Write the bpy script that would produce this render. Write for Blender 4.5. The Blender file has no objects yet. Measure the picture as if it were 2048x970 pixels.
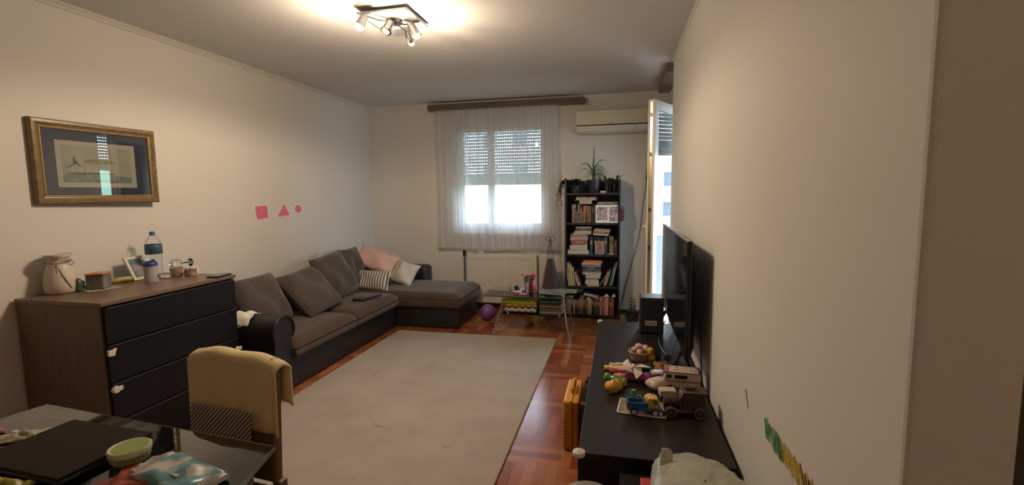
import bpy, bmesh, math, random
from mathutils import Vector, Matrix, Euler
PI = math.pi
random.seed(11)
SC = bpy.context.scene
COL = SC.collection

# ------------------------------------------------------------------ materials
MATS = {}
def newmat(name):
    m = bpy.data.materials.new(name); m.use_nodes = True
    nt = m.node_tree
    for n in list(nt.nodes): nt.nodes.remove(n)
    out = nt.nodes.new('ShaderNodeOutputMaterial')
    return m, nt, out
def bsdf(nt, col=(.5,.5,.5), rough=.5, metal=0, spec=.5, **kw):
    b = nt.nodes.new('ShaderNodeBsdfPrincipled')
    b.inputs['Base Color'].default_value = (*col, 1)
    b.inputs['Roughness'].default_value = rough
    b.inputs['Metallic'].default_value = metal
    b.inputs['Specular IOR Level'].default_value = spec
    for k, v in kw.items(): b.inputs[k.replace('_', ' ')].default_value = v
    return b
def ramp(nt, stops, interp='LINEAR'):
    r = nt.nodes.new('ShaderNodeValToRGB'); cr = r.color_ramp; cr.interpolation = interp
    while len(cr.elements) < len(stops): cr.elements.new(.5)
    for e, (p, c) in zip(cr.elements, stops): e.position = p; e.color = (*c, 1)
    return r
def objco(nt, scale=(1,1,1), rot=(0,0,0)):
    tc = nt.nodes.new('ShaderNodeTexCoord'); mp = nt.nodes.new('ShaderNodeMapping')
    mp.inputs['Scale'].default_value = scale; mp.inputs['Rotation'].default_value = rot
    nt.links.new(tc.outputs['Object'], mp.inputs['Vector'])
    return mp.outputs['Vector']
def noise(nt, vec, scale, detail=4, rough=.5):
    n = nt.nodes.new('ShaderNodeTexNoise'); n.inputs['Scale'].default_value = scale
    n.inputs['Detail'].default_value = detail; n.inputs['Roughness'].default_value = rough
    nt.links.new(vec, n.inputs['Vector']); return n
def bump(nt, b, h, strength=.2, dist=.01):
    bp_ = nt.nodes.new('ShaderNodeBump'); bp_.inputs['Strength'].default_value = strength
    bp_.inputs['Distance'].default_value = dist
    nt.links.new(h, bp_.inputs['Height']); nt.links.new(bp_.outputs['Normal'], b.inputs['Normal'])
def mat(name, col, rough=.5, metal=0, spec=.5, nscale=30, var=.12, bmp=0, scale=(1,1,1), **kw):
    """procedural material: base colour broken up by noise, optional bump"""
    if name in MATS: return MATS[name]
    m, nt, out = newmat(name); b = bsdf(nt, col, rough, metal, spec, **kw)
    v = objco(nt, scale); n = noise(nt, v, nscale)
    lo = tuple(c*(1-var) for c in col); hi = tuple(min(1, c*(1+var)) for c in col)
    r = ramp(nt, [(.3, lo), (.7, hi)])
    nt.links.new(n.outputs['Fac'], r.inputs['Fac']); nt.links.new(r.outputs['Color'], b.inputs['Base Color'])
    if bmp: bump(nt, b, n.outputs['Fac'], bmp, .004)
    nt.links.new(b.outputs[0], out.inputs['Surface'])
    MATS[name] = m; return m
def wood(name, c1, c2, rough=.4, scale=(1,12,1), nscale=4, spec=.5):
    m, nt, out = newmat(name); b = bsdf(nt, c1, rough, 0, spec)
    v = objco(nt, scale); n = noise(nt, v, nscale, 6, .6)
    r = ramp(nt, [(.3, c1), (.7, c2)])
    nt.links.new(n.outputs['Fac'], r.inputs['Fac']); nt.links.new(r.outputs['Color'], b.inputs['Base Color'])
    bump(nt, b, n.outputs['Fac'], .05, .002)
    nt.links.new(b.outputs[0], out.inputs['Surface']); MATS[name] = m; return m
def stripes(name, cols, axis, period, rough=.8, rot=(0,0,0), duty=None):
    """hard stripes along an object axis; cols = [(pos,colour)...]"""
    m, nt, out = newmat(name); b = bsdf(nt, (.5,.5,.5), rough)
    v = objco(nt, (1,1,1), rot); sx = nt.nodes.new('ShaderNodeSeparateXYZ'); nt.links.new(v, sx.inputs[0])
    d = mth(nt, 'DIVIDE', sx.outputs[axis], period); f = mth(nt, 'FRACT', d)
    r = ramp(nt, cols, 'CONSTANT'); nt.links.new(f, r.inputs['Fac'])
    nt.links.new(r.outputs['Color'], b.inputs['Base Color'])
    nt.links.new(b.outputs[0], out.inputs['Surface']); MATS[name] = m; return m
def mth(nt, op, a, b=None, c=None):
    n = nt.nodes.new('ShaderNodeMath'); n.operation = op
    for i, x in enumerate((a, b, c)):
        if x is None: continue
        if isinstance(x, (int, float)): n.inputs[i].default_value = x
        else: nt.links.new(x, n.inputs[i])
    return n.outputs[0]
def glass(name, tint=(1,1,1), ior=1.5, rough=0., edge=None, boost=1.0):
    """thin clear pane: transparent with Fresnel reflection"""
    m, nt, out = newmat(name)
    t = nt.nodes.new('ShaderNodeBsdfTransparent'); t.inputs[0].default_value = (*tint, 1)
    g = nt.nodes.new('ShaderNodeBsdfGlossy'); g.inputs['Roughness'].default_value = rough
    g.inputs['Color'].default_value = (1,1,1,1)
    fr = nt.nodes.new('ShaderNodeFresnel'); fr.inputs['IOR'].default_value = ior
    f = mth(nt, 'MULTIPLY', fr.outputs[0], boost) if boost != 1 else fr.outputs[0]
    if boost != 1: f = mth(nt, 'MINIMUM', f, 1.0)
    mx = nt.nodes.new('ShaderNodeMixShader'); nt.links.new(f, mx.inputs[0])
    nt.links.new(t.outputs[0], mx.inputs[1]); nt.links.new(g.outputs[0], mx.inputs[2])
    nt.links.new(mx.outputs[0], out.inputs['Surface']); MATS[name] = m; return m
def emit(name, col, strength):
    m, nt, out = newmat(name); e = nt.nodes.new('ShaderNodeEmission')
    e.inputs[0].default_value = (*col, 1); e.inputs[1].default_value = strength
    nt.links.new(e.outputs[0], out.inputs['Surface']); MATS[name] = m; return m

# ------------------------------------------------------------------ mesh builder
class M:
    def __init__(s): s.bm = bmesh.new(); s.mi = 0
    def _f(s, vs, mi=None):
        try:
            f = s.bm.faces.new(vs); f.material_index = s.mi if mi is None else mi; return f
        except ValueError: return None
    def box(s, x0, x1, y0, y1, z0, z1, mtx=None):
        vs = [Vector((x, y, z)) for x in (x0, x1) for y in (y0, y1) for z in (z0, z1)]
        if mtx is not None: vs = [mtx @ v for v in vs]
        v = [s.bm.verts.new(p) for p in vs]
        for q in ((0,1,3,2),(4,6,7,5),(0,4,5,1),(2,3,7,6),(0,2,6,4),(1,5,7,3)): s._f([v[i] for i in q])
        return s
    def cbox(s, c, d, rz=0, rx=0, ry=0):
        mt = Matrix.Translation(c) @ Euler((rx, ry, rz)).to_matrix().to_4x4()
        return s.box(-d[0]/2, d[0]/2, -d[1]/2, d[1]/2, -d[2]/2, d[2]/2, mt)
    def rings(s, rings, closed=True, cap0=True, cap1=True):
        vs = [[s.bm.verts.new(p) for p in r] for r in rings]
        n = len(vs[0])
        for a, b in zip(vs, vs[1:]):
            for i in range(n if closed else n-1):
                j = (i+1) % n; s._f([a[i], a[j], b[j], b[i]])
        if closed:
            if cap0: s._f(list(reversed(vs[0])))
            if cap1: s._f(vs[-1])
        return s
    def cyl(s, p0, p1, r0, r1=None, n=16):
        r1 = r0 if r1 is None else r1
        p0 = Vector(p0); p1 = Vector(p1); d = (p1-p0).normalized()
        a = d.orthogonal().normalized(); b = d.cross(a)
        R = lambda p, r: [p + (a*math.cos(t)+b*math.sin(t))*r for t in (2*PI*k/n for k in range(n))]
        return s.rings([R(p0, r0), R(p1, r1)])
    def lathe(s, prof, c=(0,0,0), n=24, mtx=None, cap0=True, cap1=True):
        c = Vector(c); rr = []
        for r, z in prof:
            ring = [Vector((r*math.cos(2*PI*k/n), r*math.sin(2*PI*k/n), z)) for k in range(n)]
            if mtx is not None: ring = [mtx @ p for p in ring]
            rr.append([c+p for p in ring])
        return s.rings(rr, True, cap0, cap1)
    def tube(s, pts, r, n=8, closed=False):
        pts = [Vector(p) for p in pts]; rr = []; prev = None
        for i, p in enumerate(pts):
            a = pts[max(0, i-1)]; b = pts[min(len(pts)-1, i+1)]
            d = (b-a).normalized()
            if prev is None: u = d.orthogonal().normalized()
            else: u = (prev - d*prev.dot(d)).normalized()
            prev = u; w = d.cross(u); rad = r[i] if isinstance(r, (list, tuple)) else r
            rr.append([p+(u*math.cos(t)+w*math.sin(t))*rad for t in (2*PI*k/n for k in range(n))])
        return s.rings(rr)
    def prism(s, pts, lo, hi, axis='z', mtx=None):
        """polygon pts (2D) extruded between lo..hi on axis"""
        def P(a, b, h): return Vector({'z': (a, b, h), 'y': (a, h, b), 'x': (h, a, b)}[axis])
        A = [P(a, b, lo) for a, b in pts]; B = [P(a, b, hi) for a, b in pts]
        if mtx is not None: A = [mtx@p for p in A]; B = [mtx@p for p in B]
        return s.rings([A, B])
    def sphere(s, c, r, n=16, m=10, sc=(1,1,1), mtx=None):
        c = Vector(c); rr = []
        for i in range(m+1):
            t = PI*i/m; q = max(math.sin(t), .02)
            ring = [Vector((r*q*math.cos(2*PI*k/n)*sc[0], r*q*math.sin(2*PI*k/n)*sc[1], -r*math.cos(t)*sc[2])) for k in range(n)]
            if mtx is not None: ring = [mtx@p for p in ring]
            rr.append([c+p for p in ring])
        return s.rings(rr)
    def grid(s, fn, nu, nv, closed_u=False):
        g = [[s.bm.verts.new(fn(i/nu, j/nv)) for j in range(nv+1)] for i in range(nu+1)]
        for i in range(nu):
            for j in range(nv): s._f([g[i][j], g[i+1][j], g[i+1][j+1], g[i][j+1]])
        return s
    def pillow(s, w, h, t, mtx=None, n=14, pinch=.06, p=2.6, crown=.45, seed=0, wr=.006):
        """stuffed cushion: w,h face size, t thickness, local x,z face, y thickness"""
        rnd = random.Random(seed); ph = [rnd.uniform(0, 6.28) for _ in range(6)]
        def P(u, v, sg):
            a, b = 2*u-1, 2*v-1
            x = a*w/2*(1-pinch*(1-abs(b)**2.)*abs(a)); z = b*h/2*(1-pinch*(1-abs(a)**2.)*abs(b))
            th = ((1-abs(a)**p)*(1-abs(b)**p))**crown
            wob = wr*(math.sin(5*a+ph[0]+3*b)+math.sin(4*b+ph[1]-4*a))*th
            q = Vector((x, sg*(t/2*th+.006)+wob, z))
            return mtx@q if mtx is not None else q
        F = [[s.bm.verts.new(P(i/n, j/n, -1)) for j in range(n+1)] for i in range(n+1)]
        B = [[s.bm.verts.new(P(i/n, j/n, 1)) for j in range(n+1)] for i in range(n+1)]
        for i in range(n):
            for j in range(n):
                s._f([F[i][j], F[i+1][j], F[i+1][j+1], F[i][j+1]]); s._f([B[i][j], B[i][j+1], B[i+1][j+1], B[i+1][j]])
        for i in range(n):
            s._f([F[i+1][0], F[i][0], B[i][0], B[i+1][0]]); s._f([F[i][n], F[i+1][n], B[i+1][n], B[i][n]])
            s._f([F[0][i], F[0][i+1], B[0][i+1], B[0][i]]); s._f([F[n][i+1], F[n][i], B[n][i], B[n][i+1]])
        return s
    def build(s, name, mats, parent=None, smooth=False, bevel=0, seg=2, sub=0, solid=0, loc=None, ang=None):
        me = bpy.data.meshes.new(name)
        bmesh.ops.recalc_face_normals(s.bm, faces=s.bm.faces)
        s.bm.to_mesh(me); s.bm.free()
        if not isinstance(mats, (list, tuple)): mats = [mats]
        for m_ in mats: me.materials.append(m_)
        if smooth:
            me.polygons.foreach_set('use_smooth', [True]*len(me.polygons))
            try: me.set_sharp_from_angle(angle=math.radians(ang or 40))
            except Exception: pass
        o = bpy.data.objects.new(name, me); COL.objects.link(o)
        if parent is not None: o.parent = parent
        if loc is not None: o.location = loc
        if solid:
            md = o.modifiers.new('Solidify', 'SOLIDIFY'); md.thickness = solid; md.offset = 0
        if bevel:
            md = o.modifiers.new('Bevel', 'BEVEL'); md.width = bevel; md.segments = seg; md.limit_method = 'ANGLE'
            md.angle_limit = math.radians(35)
        if sub:
            md = o.modifiers.new('Subsurf', 'SUBSURF'); md.levels = sub; md.render_levels = sub
        return o
def thing(name, label, cat, loc=(0,0,0), rz=0, group=None, rx=0, ry=0):
    o = bpy.data.objects.new(name, None); COL.objects.link(o); o.empty_display_size = .05
    o.location = loc; o.rotation_euler = (rx, ry, rz); o['label'] = label; o['category'] = cat
    if group: o['group'] = group
    return o
def tag(o, label, cat, group=None):
    o['label'] = label; o['category'] = cat
    if group: o['group'] = group
    return o
def struct(o): o['kind'] = 'structure'; return o
def arc(c, r, a0, a1, n, plane='xz'):
    out = []
    for k in range(n+1):
        t = a0+(a1-a0)*k/n; u, v = r*math.cos(t), r*math.sin(t)
        out.append({'xz': (c[0]+u, c[1], c[2]+v), 'xy': (c[0]+u, c[1]+v, c[2]), 'yz': (c[0], c[1]+u, c[2]+v)}[plane])
    return out
def bez(p0, p1, p2, p3, n=12):
    p0, p1, p2, p3 = map(Vector, (p0, p1, p2, p3)); out = []
    for k in range(n+1):
        t = k/n; out.append(p0*(1-t)**3+p1*3*t*(1-t)**2+p2*3*t*t*(1-t)+p3*t**3)
    return out

# ------------------------------------------------------------------ shared materials
WALL = mat('wall_paint', (.66,.635,.595), .85, nscale=260, var=.03, bmp=.12)
CEIL = mat('ceiling_paint', (.66,.655,.65), .9, nscale=120, var=.02, bmp=.1)
PVC = mat('white_pvc', (.78,.78,.76), .35, nscale=5, var=.02)
BLKPL = mat('black_plastic', (.012,.012,.014), .35, var=.1)
CHROME = mat('chrome', (.75,.76,.78), .12, metal=1, var=.03)
WHITEPL = mat('white_plastic', (.72,.71,.68), .4, var=.03)
LEATHER = mat('dark_leather', (.013,.013,.015), .45, nscale=180, var=.2, bmp=.15)
DARKWOOD = wood('black_brown_wood', (.010,.007,.006), (.019,.014,.011), .42, (14,1,14), 5, spec=.28)
SHELFWOOD = wood('bookcase_black', (.012,.013,.017), (.022,.023,.028), .4, (10,10,1), 5)
PAPER = mat('book_pages', (.45,.39,.31), .8, nscale=4, var=.12, scale=(1,1,200))
CLEAR = glass('clear_glass', (.97,.98,.98))
LAMP_E, SKY_E, EXPO, FILL_E, SPOT_E = 18.0, 18.0, 0.14, 14.0, 27.0
# ------------------------------------------------------------------ dimensions (metres)
XL, XR, YB, H = -3.20, .45, 5.77, 2.60

# ------------------------------------------------------------------ setting
def parquet():
    m, nt, out = newmat('parquet'); b = bsdf(nt, (.3,.1,.04), .2, spec=.45)
    tc = nt.nodes.new('ShaderNodeTexCoord'); s = nt.nodes.new('ShaderNodeSeparateXYZ'); nt.links.new(tc.outputs['Object'], s.inputs[0])
    S = .30; N = 5
    x = mth(nt, 'DIVIDE', s.outputs[0], S); y = mth(nt, 'DIVIDE', s.outputs[1], S)
    fx = mth(nt, 'FLOOR', x); fy = mth(nt, 'FLOOR', y)
    par = mth(nt, 'PINGPONG', mth(nt, 'ADD', fx, fy), 1)
    inv = mth(nt, 'SUBTRACT', 1, par)
    ux = mth(nt, 'FRACT', x); uy = mth(nt, 'FRACT', y)
    w = mth(nt, 'ADD', mth(nt, 'MULTIPLY', ux, par), mth(nt, 'MULTIPLY', uy, inv))
    l = mth(nt, 'ADD', mth(nt, 'MULTIPLY', uy, par), mth(nt, 'MULTIPLY', ux, inv))
    wn = mth(nt, 'MULTIPLY', w, N); idx = mth(nt, 'FLOOR', wn); fw = mth(nt, 'FRACT', wn)
    cb = nt.nodes.new('ShaderNodeCombineXYZ'); nt.links.new(fx, cb.inputs[0]); nt.links.new(fy, cb.inputs[1]); nt.links.new(idx, cb.inputs[2])
    wh = nt.nodes.new('ShaderNodeTexWhiteNoise'); nt.links.new(cb.outputs[0], wh.inputs['Vector'])
    r = ramp(nt, [(0, (.19,.052,.018)), (.35, (.25,.074,.025)), (.7, (.30,.098,.033)), (1, (.40,.155,.055))])
    nt.links.new(wh.outputs['Value'], r.inputs['Fac'])
    # grain along each strip
    gv = nt.nodes.new('ShaderNodeCombineXYZ'); nt.links.new(mth(nt, 'MULTIPLY', w, 14), gv.inputs[0]); nt.links.new(mth(nt, 'MULTIPLY', l, 1.2), gv.inputs[1])
    nt.links.new(mth(nt, 'MULTIPLY', wh.outputs['Value'], 40), gv.inputs[2])
    g = noise(nt, gv.outputs[0], 3, 4)
    gm = mth(nt, 'MULTIPLY_ADD', g.outputs['Fac'], .7, .65)
    e1 = mth(nt, 'LESS_THAN', fw, .03); e2 = mth(nt, 'LESS_THAN', l, .007)
    ed = mth(nt, 'MAXIMUM', e1, e2); dk = mth(nt, 'SUBTRACT', 1, mth(nt, 'MULTIPLY', ed, .55))
    mul = mth(nt, 'MULTIPLY', gm, dk)
    vm = nt.nodes.new('ShaderNodeVectorMath'); vm.operation = 'SCALE'; nt.links.new(r.outputs['Color'], vm.inputs[0]); nt.links.new(mul, vm.inputs['Scale'])
    nt.links.new(vm.outputs[0], b.inputs['Base Color'])
    hv = mth(nt, 'ADD', mth(nt, 'MULTIPLY', wh.outputs['Value'], .5), mth(nt, 'MULTIPLY', ed, -1))
    bump(nt, b, hv, .25, .002)
    nt.links.new(b.outputs[0], out.inputs['Surface']); return m
struct(M().box(-3.4, 1.7, -2.7, 6.02, -.12, 0).build('floor', parquet()))
struct(M().box(-3.4, 1.7, -2.7, 6.02, H, H+.15).build('ceiling', CEIL))
struct(M().box(-3.4, XL, -2.7, 6.02, 0, H).build('wall_left', WALL))
struct(M().box(-3.4, 1.7, -2.85, -2.7, 0, H).build('wall_rear', WALL))
# back wall with window opening
WX0, WX1, WZ0, WZ1 = -2.03, -.87, 1.0, 2.32
w = M(); w.box(XL, WX0, YB, 6.02, 0, H); w.box(WX1, .80, YB, 6.02, 0, H)
w.box(WX0, WX1, YB, 6.02, 0, WZ0); w.box(WX0, WX1, YB, 6.02, WZ1, H)
struct(w.build('wall_back', WALL))
# right wall, its return and the side wall holding the balcony door
w = M(); w.box(XR, .60, .838, 4.5, 0, H)
struct(w.build('wall_right', WALL, bevel=.012, seg=3))
DY0, DY1, DZ = 4.53, 5.30, 2.34
w = M(); w.box(.62, .80, 4.5, DY0, 0, H); w.box(.62, .80, DY1, 5.77, 0, H); w.box(.62, .80, DY0, DY1, DZ, H)
w.box(.60, .62, 4.38, 4.5, 0, H)
struct(w.build('wall_balcony', WALL))
w = M(); w.box(.62, 1.7, 4.35, 4.499, 0, H); w.box(1.55, 1.7, -2.7, 4.35, 0, H)
struct(w.build('wall_hall', WALL))
# slim moulding between wall and ceiling
tm = mat('moulding_paint', (.62,.60,.55), .8, var=.03)
prof = [(0, 0), (.028, 0), (.028, -.008), (.014, -.020), (.008, -.034), (0, -.036)]
struct(M().prism([(XL+a, H+b) for a, b in prof], -2.7, YB, 'y').build('trim_1', tm))
struct(M().prism([(XR-a*.5, H+b*.6) for a, b in prof], .84, 4.5, 'y').build('trim_2', tm))
BBW = wood('skirting_wood', (.07,.03,.015), (.12,.05,.025), .4, (3,3,3))
struct(M().box(XL, WX1+1.5, YB-.014, YB, 0, .055).build('baseboard_back', BBW, bevel=.004))
struct(M().box(XL, XL+.014, .2, YB-.014, 0, .055).build('baseboard_left', BBW, bevel=.004))
struct(M().box(XR-.014, XR, .86, 4.5, 0, .055).build('baseboard_right', BBW, bevel=.004))

# window 1: frame, mullion, two sashes, panes, sill
win = M()
y0, y1 = 5.87, 5.94
for a in ((WX0, WX0+.05, WZ0, WZ1), (WX1-.04, WX1, WZ0, WZ1), (WX0, WX1, WZ0, WZ0+.05), (WX0, WX1, WZ1-.05, WZ1)):
    win.box(a[0], a[1], y0, y1, a[2], a[3])
win = struct(win.build('window_1', PVC, bevel=.006))
XM = -1.585
for (a, b_) in ((WX0+.045, XM), (XM, WX1-.035)):
    s_ = M(); t = .042
    for q in ((a, a+t, WZ0+.045, WZ1-.045), (b_-t, b_, WZ0+.045, WZ1-.045), (a+t, b_-t, WZ0+.045, WZ0+.045+t), (a+t, b_-t, WZ1-.045-t, WZ1-.045)):
        s_.box(q[0], q[1], y0-.02, y1-.02, q[2], q[3])
    s_ = s_.build('sash', PVC, win, bevel=.006)
    M().box(a+t-.01, b_-t+.01, 5.895, 5.900, WZ0+.045+t-.01, WZ1-.045-t+.01).build('pane', CLEAR, s_)
hm = M().box(-1.615, -1.595, 5.82, 5.85, 1.62, 1.66); hm.box(-1.612, -1.598, 5.806, 5.82, 1.52, 1.66)
hm.build('window_handle', WHITEPL, win, bevel=.003)
M().box(WX0-.03, WX1+.03, YB-.04, 5.87, WZ0-.035, WZ0).build('window_sill', PVC, win, bevel=.006)

# roller shutter: ribbed slats with rows of light slots
def shutter_mat(name, axis, zc, xdir=0):
    m, nt, out = newmat(name); b = bsdf(nt, (.42,.43,.42), .5)
    tr = nt.nodes.new('ShaderNodeBsdfTransparent'); v = objco(nt); s = nt.nodes.new('ShaderNodeSeparateXYZ'); nt.links.new(v, s.inputs[0])
    f = mth(nt, 'FRACT', mth(nt, 'DIVIDE', s.outputs[axis], .030)); fz = mth(nt, 'FRACT', mth(nt, 'DIVIDE', s.outputs[2], .040))
    a = mth(nt, 'LESS_THAN', f, .56); c = mth(nt, 'LESS_THAN', fz, .20); d = mth(nt, 'GREATER_THAN', s.outputs[2], zc)
    h = mth(nt, 'MULTIPLY', mth(nt, 'MULTIPLY', a, c), d)
    tl = nt.nodes.new('ShaderNodeBsdfTranslucent'); tl.inputs[0].default_value = (.5,.55,.58,1)
    ms = nt.nodes.new('ShaderNodeMixShader'); ms.inputs[0].default_value = .04
    nt.links.new(b.outputs[0], ms.inputs[1]); nt.links.new(tl.outputs[0], ms.inputs[2])
    mx = nt.nodes.new('ShaderNodeMixShader'); nt.links.new(h, mx.inputs[0])
    nt.links.new(ms.outputs[0], mx.inputs[1]); nt.links.new(tr.outputs[0], mx.inputs[2]); nt.links.new(mx.outputs[0], out.inputs['Surface'])
    return m
def shutter(name, u0, u1, z0, z1, d, axis, label):
    """slat curtain across u0..u1; slats bulge outwards"""
    n = int(round((z1-z0)/.040)); s = M()
    def fn(a, b):
        z = z0+(z1-z0)*b; k = ((z/.040) % 1.0); off = -.007*math.sin(PI*k)
        u = u0+(u1-u0)*a
        return Vector((u, d+off, z)) if axis == 'x' else Vector((d-off, u, z))
    s.grid(fn, 1, n*6)
    o = s.build(name, shutter_mat(name+'_mat', 0 if axis == 'x' else 1, z0+.10), smooth=True, ang=80)
    ba = M()
    if axis == 'x': ba.box(u0, u1, d-.012, d+.006, z0-.03, z0)
    else: ba.box(d-.006, d+.012, u0, u1, z0-.03, z0)
    ba.build('bottom_bar', WHITEPL, o, bevel=.003)
    return tag(o, label, 'shutter')
shutter('roller_shutter', WX0+.03, WX1-.03, 1.60, 2.31, 5.985, 'x', 'pale ribbed roller shutter half lowered over the window behind the curtain')
shutter('roller_shutter', DY0, DY1, 1.87, 2.36, .845, 'y', 'pale ribbed roller shutter half lowered outside the balcony door')

# door 1: balcony door frame and its open glazed leaf
fr = M()
for q in ((DY0, DY0+.04, 0, DZ), (DY1-.04, DY1, 0, DZ), (DY0, DY1, DZ-.04, DZ), (DY0, DY1, 0, .03)):
    fr.box(.70, .77, q[0], q[1], q[2], q[3])
door = struct(fr.build('door_1', PVC, bevel=.005))
leaf = bpy.data.objects.new('door_leaf', None); COL.objects.link(leaf); leaf.parent = door
leaf.location = (.640, 5.245, .03); leaf.rotation_euler = (0, 0, math.radians(-27.0))
Lw, Lh, t = .80, 2.255, .085      # local: leaf runs along -y from the hinge, x thickness
def lf(y0, y1, z0, z1, x0=-.032, x1=.032): return (x0, x1, y0, y1, z0, z1)
lm = M()
for q in ((-Lw, -Lw+t, 0, Lh), (-t, 0, 0, Lh), (-Lw+t, -t, 0, .40), (-Lw+t, -t, Lh-t, Lh)): lm.box(*lf(*q))
lm.box(*lf(-Lw-.010, -Lw+.03, .0, Lh, -.032, -.016)); 
lo = lm.build('door_frame', PVC, leaf, bevel=.004)
M().box(.0-.008, .008, -Lw+t-.01, -t+.01, .39, Lh-t+.01).build('door_pane', glass('door_glass', (.90,.94,.95), 1.5, boost=2.4), leaf)
brass = mat('lock_strip_metal', (.70,.55,.36), .25, metal=1, var=.1)
M().box(-.014, .010, -Lw-.003, -Lw+.001, .02, Lh-.02).build('lock_strip', brass, leaf)
lk = M()
for z in (.35, .9, 1.25, 1.75, 2.10): lk.box(-.010, .006, -Lw-.010, -Lw-.002, z, z+.035)
lk.build('lock_bolt', mat('bolt_steel', (.12,.11,.10), .3, metal=1), leaf)
hd = M().box(-.055, -.032, -Lw+.030, -Lw+.058, 1.02, 1.16); hd.box(-.075, -.055, -Lw+.036, -Lw+.052, 1.10, 1.12); hd.box(-.085, -.072, -Lw+.036, -Lw+.150, 1.098, 1.122)
hd.build('door_handle', WHITEPL, leaf, bevel=.003)

# ------------------------------------------------------------------ outside
con = mat('balcony_concrete', (.62,.61,.58), .85, nscale=8, var=.08)
struct(M().box(.80, 1.98, 4.2, 7.2, -.10, -.01).build('floor', con))
b_ = M().box(1.93, 1.97, 4.2, 7.2, 1.00, 1.05)
for k in range(5): b_.box(1.935, 1.965, 4.25+k*.72, 4.29+k*.72, 0, 1.0)
b_.box(1.93, 1.97, 4.2, 7.2, .86, .885)
rail = b_.build('balcony_railing', PVC)
M().box(1.945, 1.955, 4.3, 7.15, .06, .86).build('panel', mat('balcony_panel', (.30,.34,.36), .4), rail)
tag(rail, 'white balcony railing with grey panels outside the balcony door', 'railing')

def facade(name, label, origin, rz, W, D, Hh, cols, rows, wallc, bandc, z0=-14):
    r = thing(name, label, 'building', (origin[0], origin[1], z0), rz)
    M().box(-W/2, W/2, 0, D, 0, Hh).build('wall', mat(name+wallc[0], wallc[1], .85, nscale=1.2, var=.06), r)
    gm = mat('facade_window', (.10,.13,.16), .2, var=.2); bm_ = mat(bandc[0], bandc[1], .8, var=.08)
    cw = W/cols; ch = Hh/rows; wn = 0
    for j in range(rows):
        for i in range(cols):
            x = -W/2+cw*(i+.5); z = ch*(j+.35)
            if i % 2 == 0:
                bb = M().box(x-cw*.48, x+cw*.48, -1.1, 0, ch*j-.1, ch*j+.12); bb.box(x-cw*.48, x+cw*.48, -1.12, -1.04, ch*j+.12, ch*j+1.0)
                bb.build('balcony', bm_, r)
            wb = M().box(x-cw*.22, x+cw*.22, -.05, .0, z, z+ch*.45)
            wb.build('window', gm, r)
    return r
facade('apartment_building', 'pale apartment block with pink balconies seen past the shutter of the window', (-9.5, 46), 0, 15, 9, 22, 5, 7, ('_white', (.75,.74,.72)), ('pink_render', (.62,.40,.36)))
facade('apartment_building', 'tall apartment block with rows of balconies seen through the balcony door', (31, 38), math.radians(-38), 18, 9, 30, 6, 10, ('_cream', (.72,.70,.68)), ('rose_render', (.60,.46,.46)))
facade('apartment_building', 'low white block on the green slope, mirrored in the glazed picture', (60, 78), math.radians(-40), 16, 8, 15, 5, 4, ('_bright', (.8,.8,.78)), ('white_render', (.75,.75,.74)), -16)
hill = mat('hill_green', (.12,.20,.11), .95, nscale=.6, var=.4)
def hfn(a, b):
    t = -.35+a*2.6; r = 60+b*420
    hgt = -16+b*b*48*(.7+.3*math.sin(7*t+1)*math.cos(3*t)) + 2*math.sin(t*23)*b
    return Vector((r*math.sin(t-.9), r*math.cos(t-.9), hgt))
g = M().grid(hfn, 60, 16); g.build('hills', hill, smooth=True)['kind'] = 'structure'
g = M().grid(lambda a, b: Vector((-90+a*220, 6.6+b*120, -15+.3*math.sin(a*40)*math.sin(b*30))), 40, 30)
g.build('ground', mat('ground_grass', (.16,.22,.12), .95, nscale=.4, var=.35))['kind'] = 'structure'

# ------------------------------------------------------------------ curtain and rails
RAILW = wood('curtain_rail_wood', (.13,.095,.075), (.22,.17,.135), .4, (1,20,20), 6)
def rail_prof(w, z0, z1, n=4):
    """fluted fascia outline in (depth, height)"""
    pts = [(0, z0)]; 
    for k in range(n):
        a = z0+(z1-z0)*k/n; b = z0+(z1-z0)*(k+1)/n
        for j in range(5): 
            t = j/4; pts.append((w+.010*math.sin(PI*t), a+(b-a)*t))
    pts.append((0, z1)); return pts
def fascia(name, along, a0, a1, base, z0, z1, sgn, label):
    s = M(); w = .115
    pr = rail_prof(w, z0, z1)
    if along == 'x': s.prism([(base+sgn*u, v) for u, v in pr], a0, a1, 'x')
    else: s.prism([(base+sgn*u, v) for u, v in pr], a0, a1, 'y')
    o = s.build(name, RAILW, smooth=True, ang=35)
    c = M()
    if along == 'x':
        for a in (a0-.012, a1-.02): c.box(a, a+.032, base-w-.013, base, z0-.003, z1+.003)
    else:
        for a in (a0-.012, a1-.02): c.box(a, a+.032, base-w-.013, base, z0-.003, z1+.003)
    c.build('end_cap', mat('rail_cap', (.13,.09,.07), .5), o, bevel=.008)
    return tag(o, label, 'curtain rail')
fascia('curtain_rail', 'x', -2.32, -.42, YB, 2.49, 2.562, -1, 'long fluted brown curtain rail above the window')
fascia('curtain_rail', 'y', 4.56, 5.5, .52, 2.52, 2.598, -1, 'short fluted brown curtain rail above the balcony door')

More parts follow.
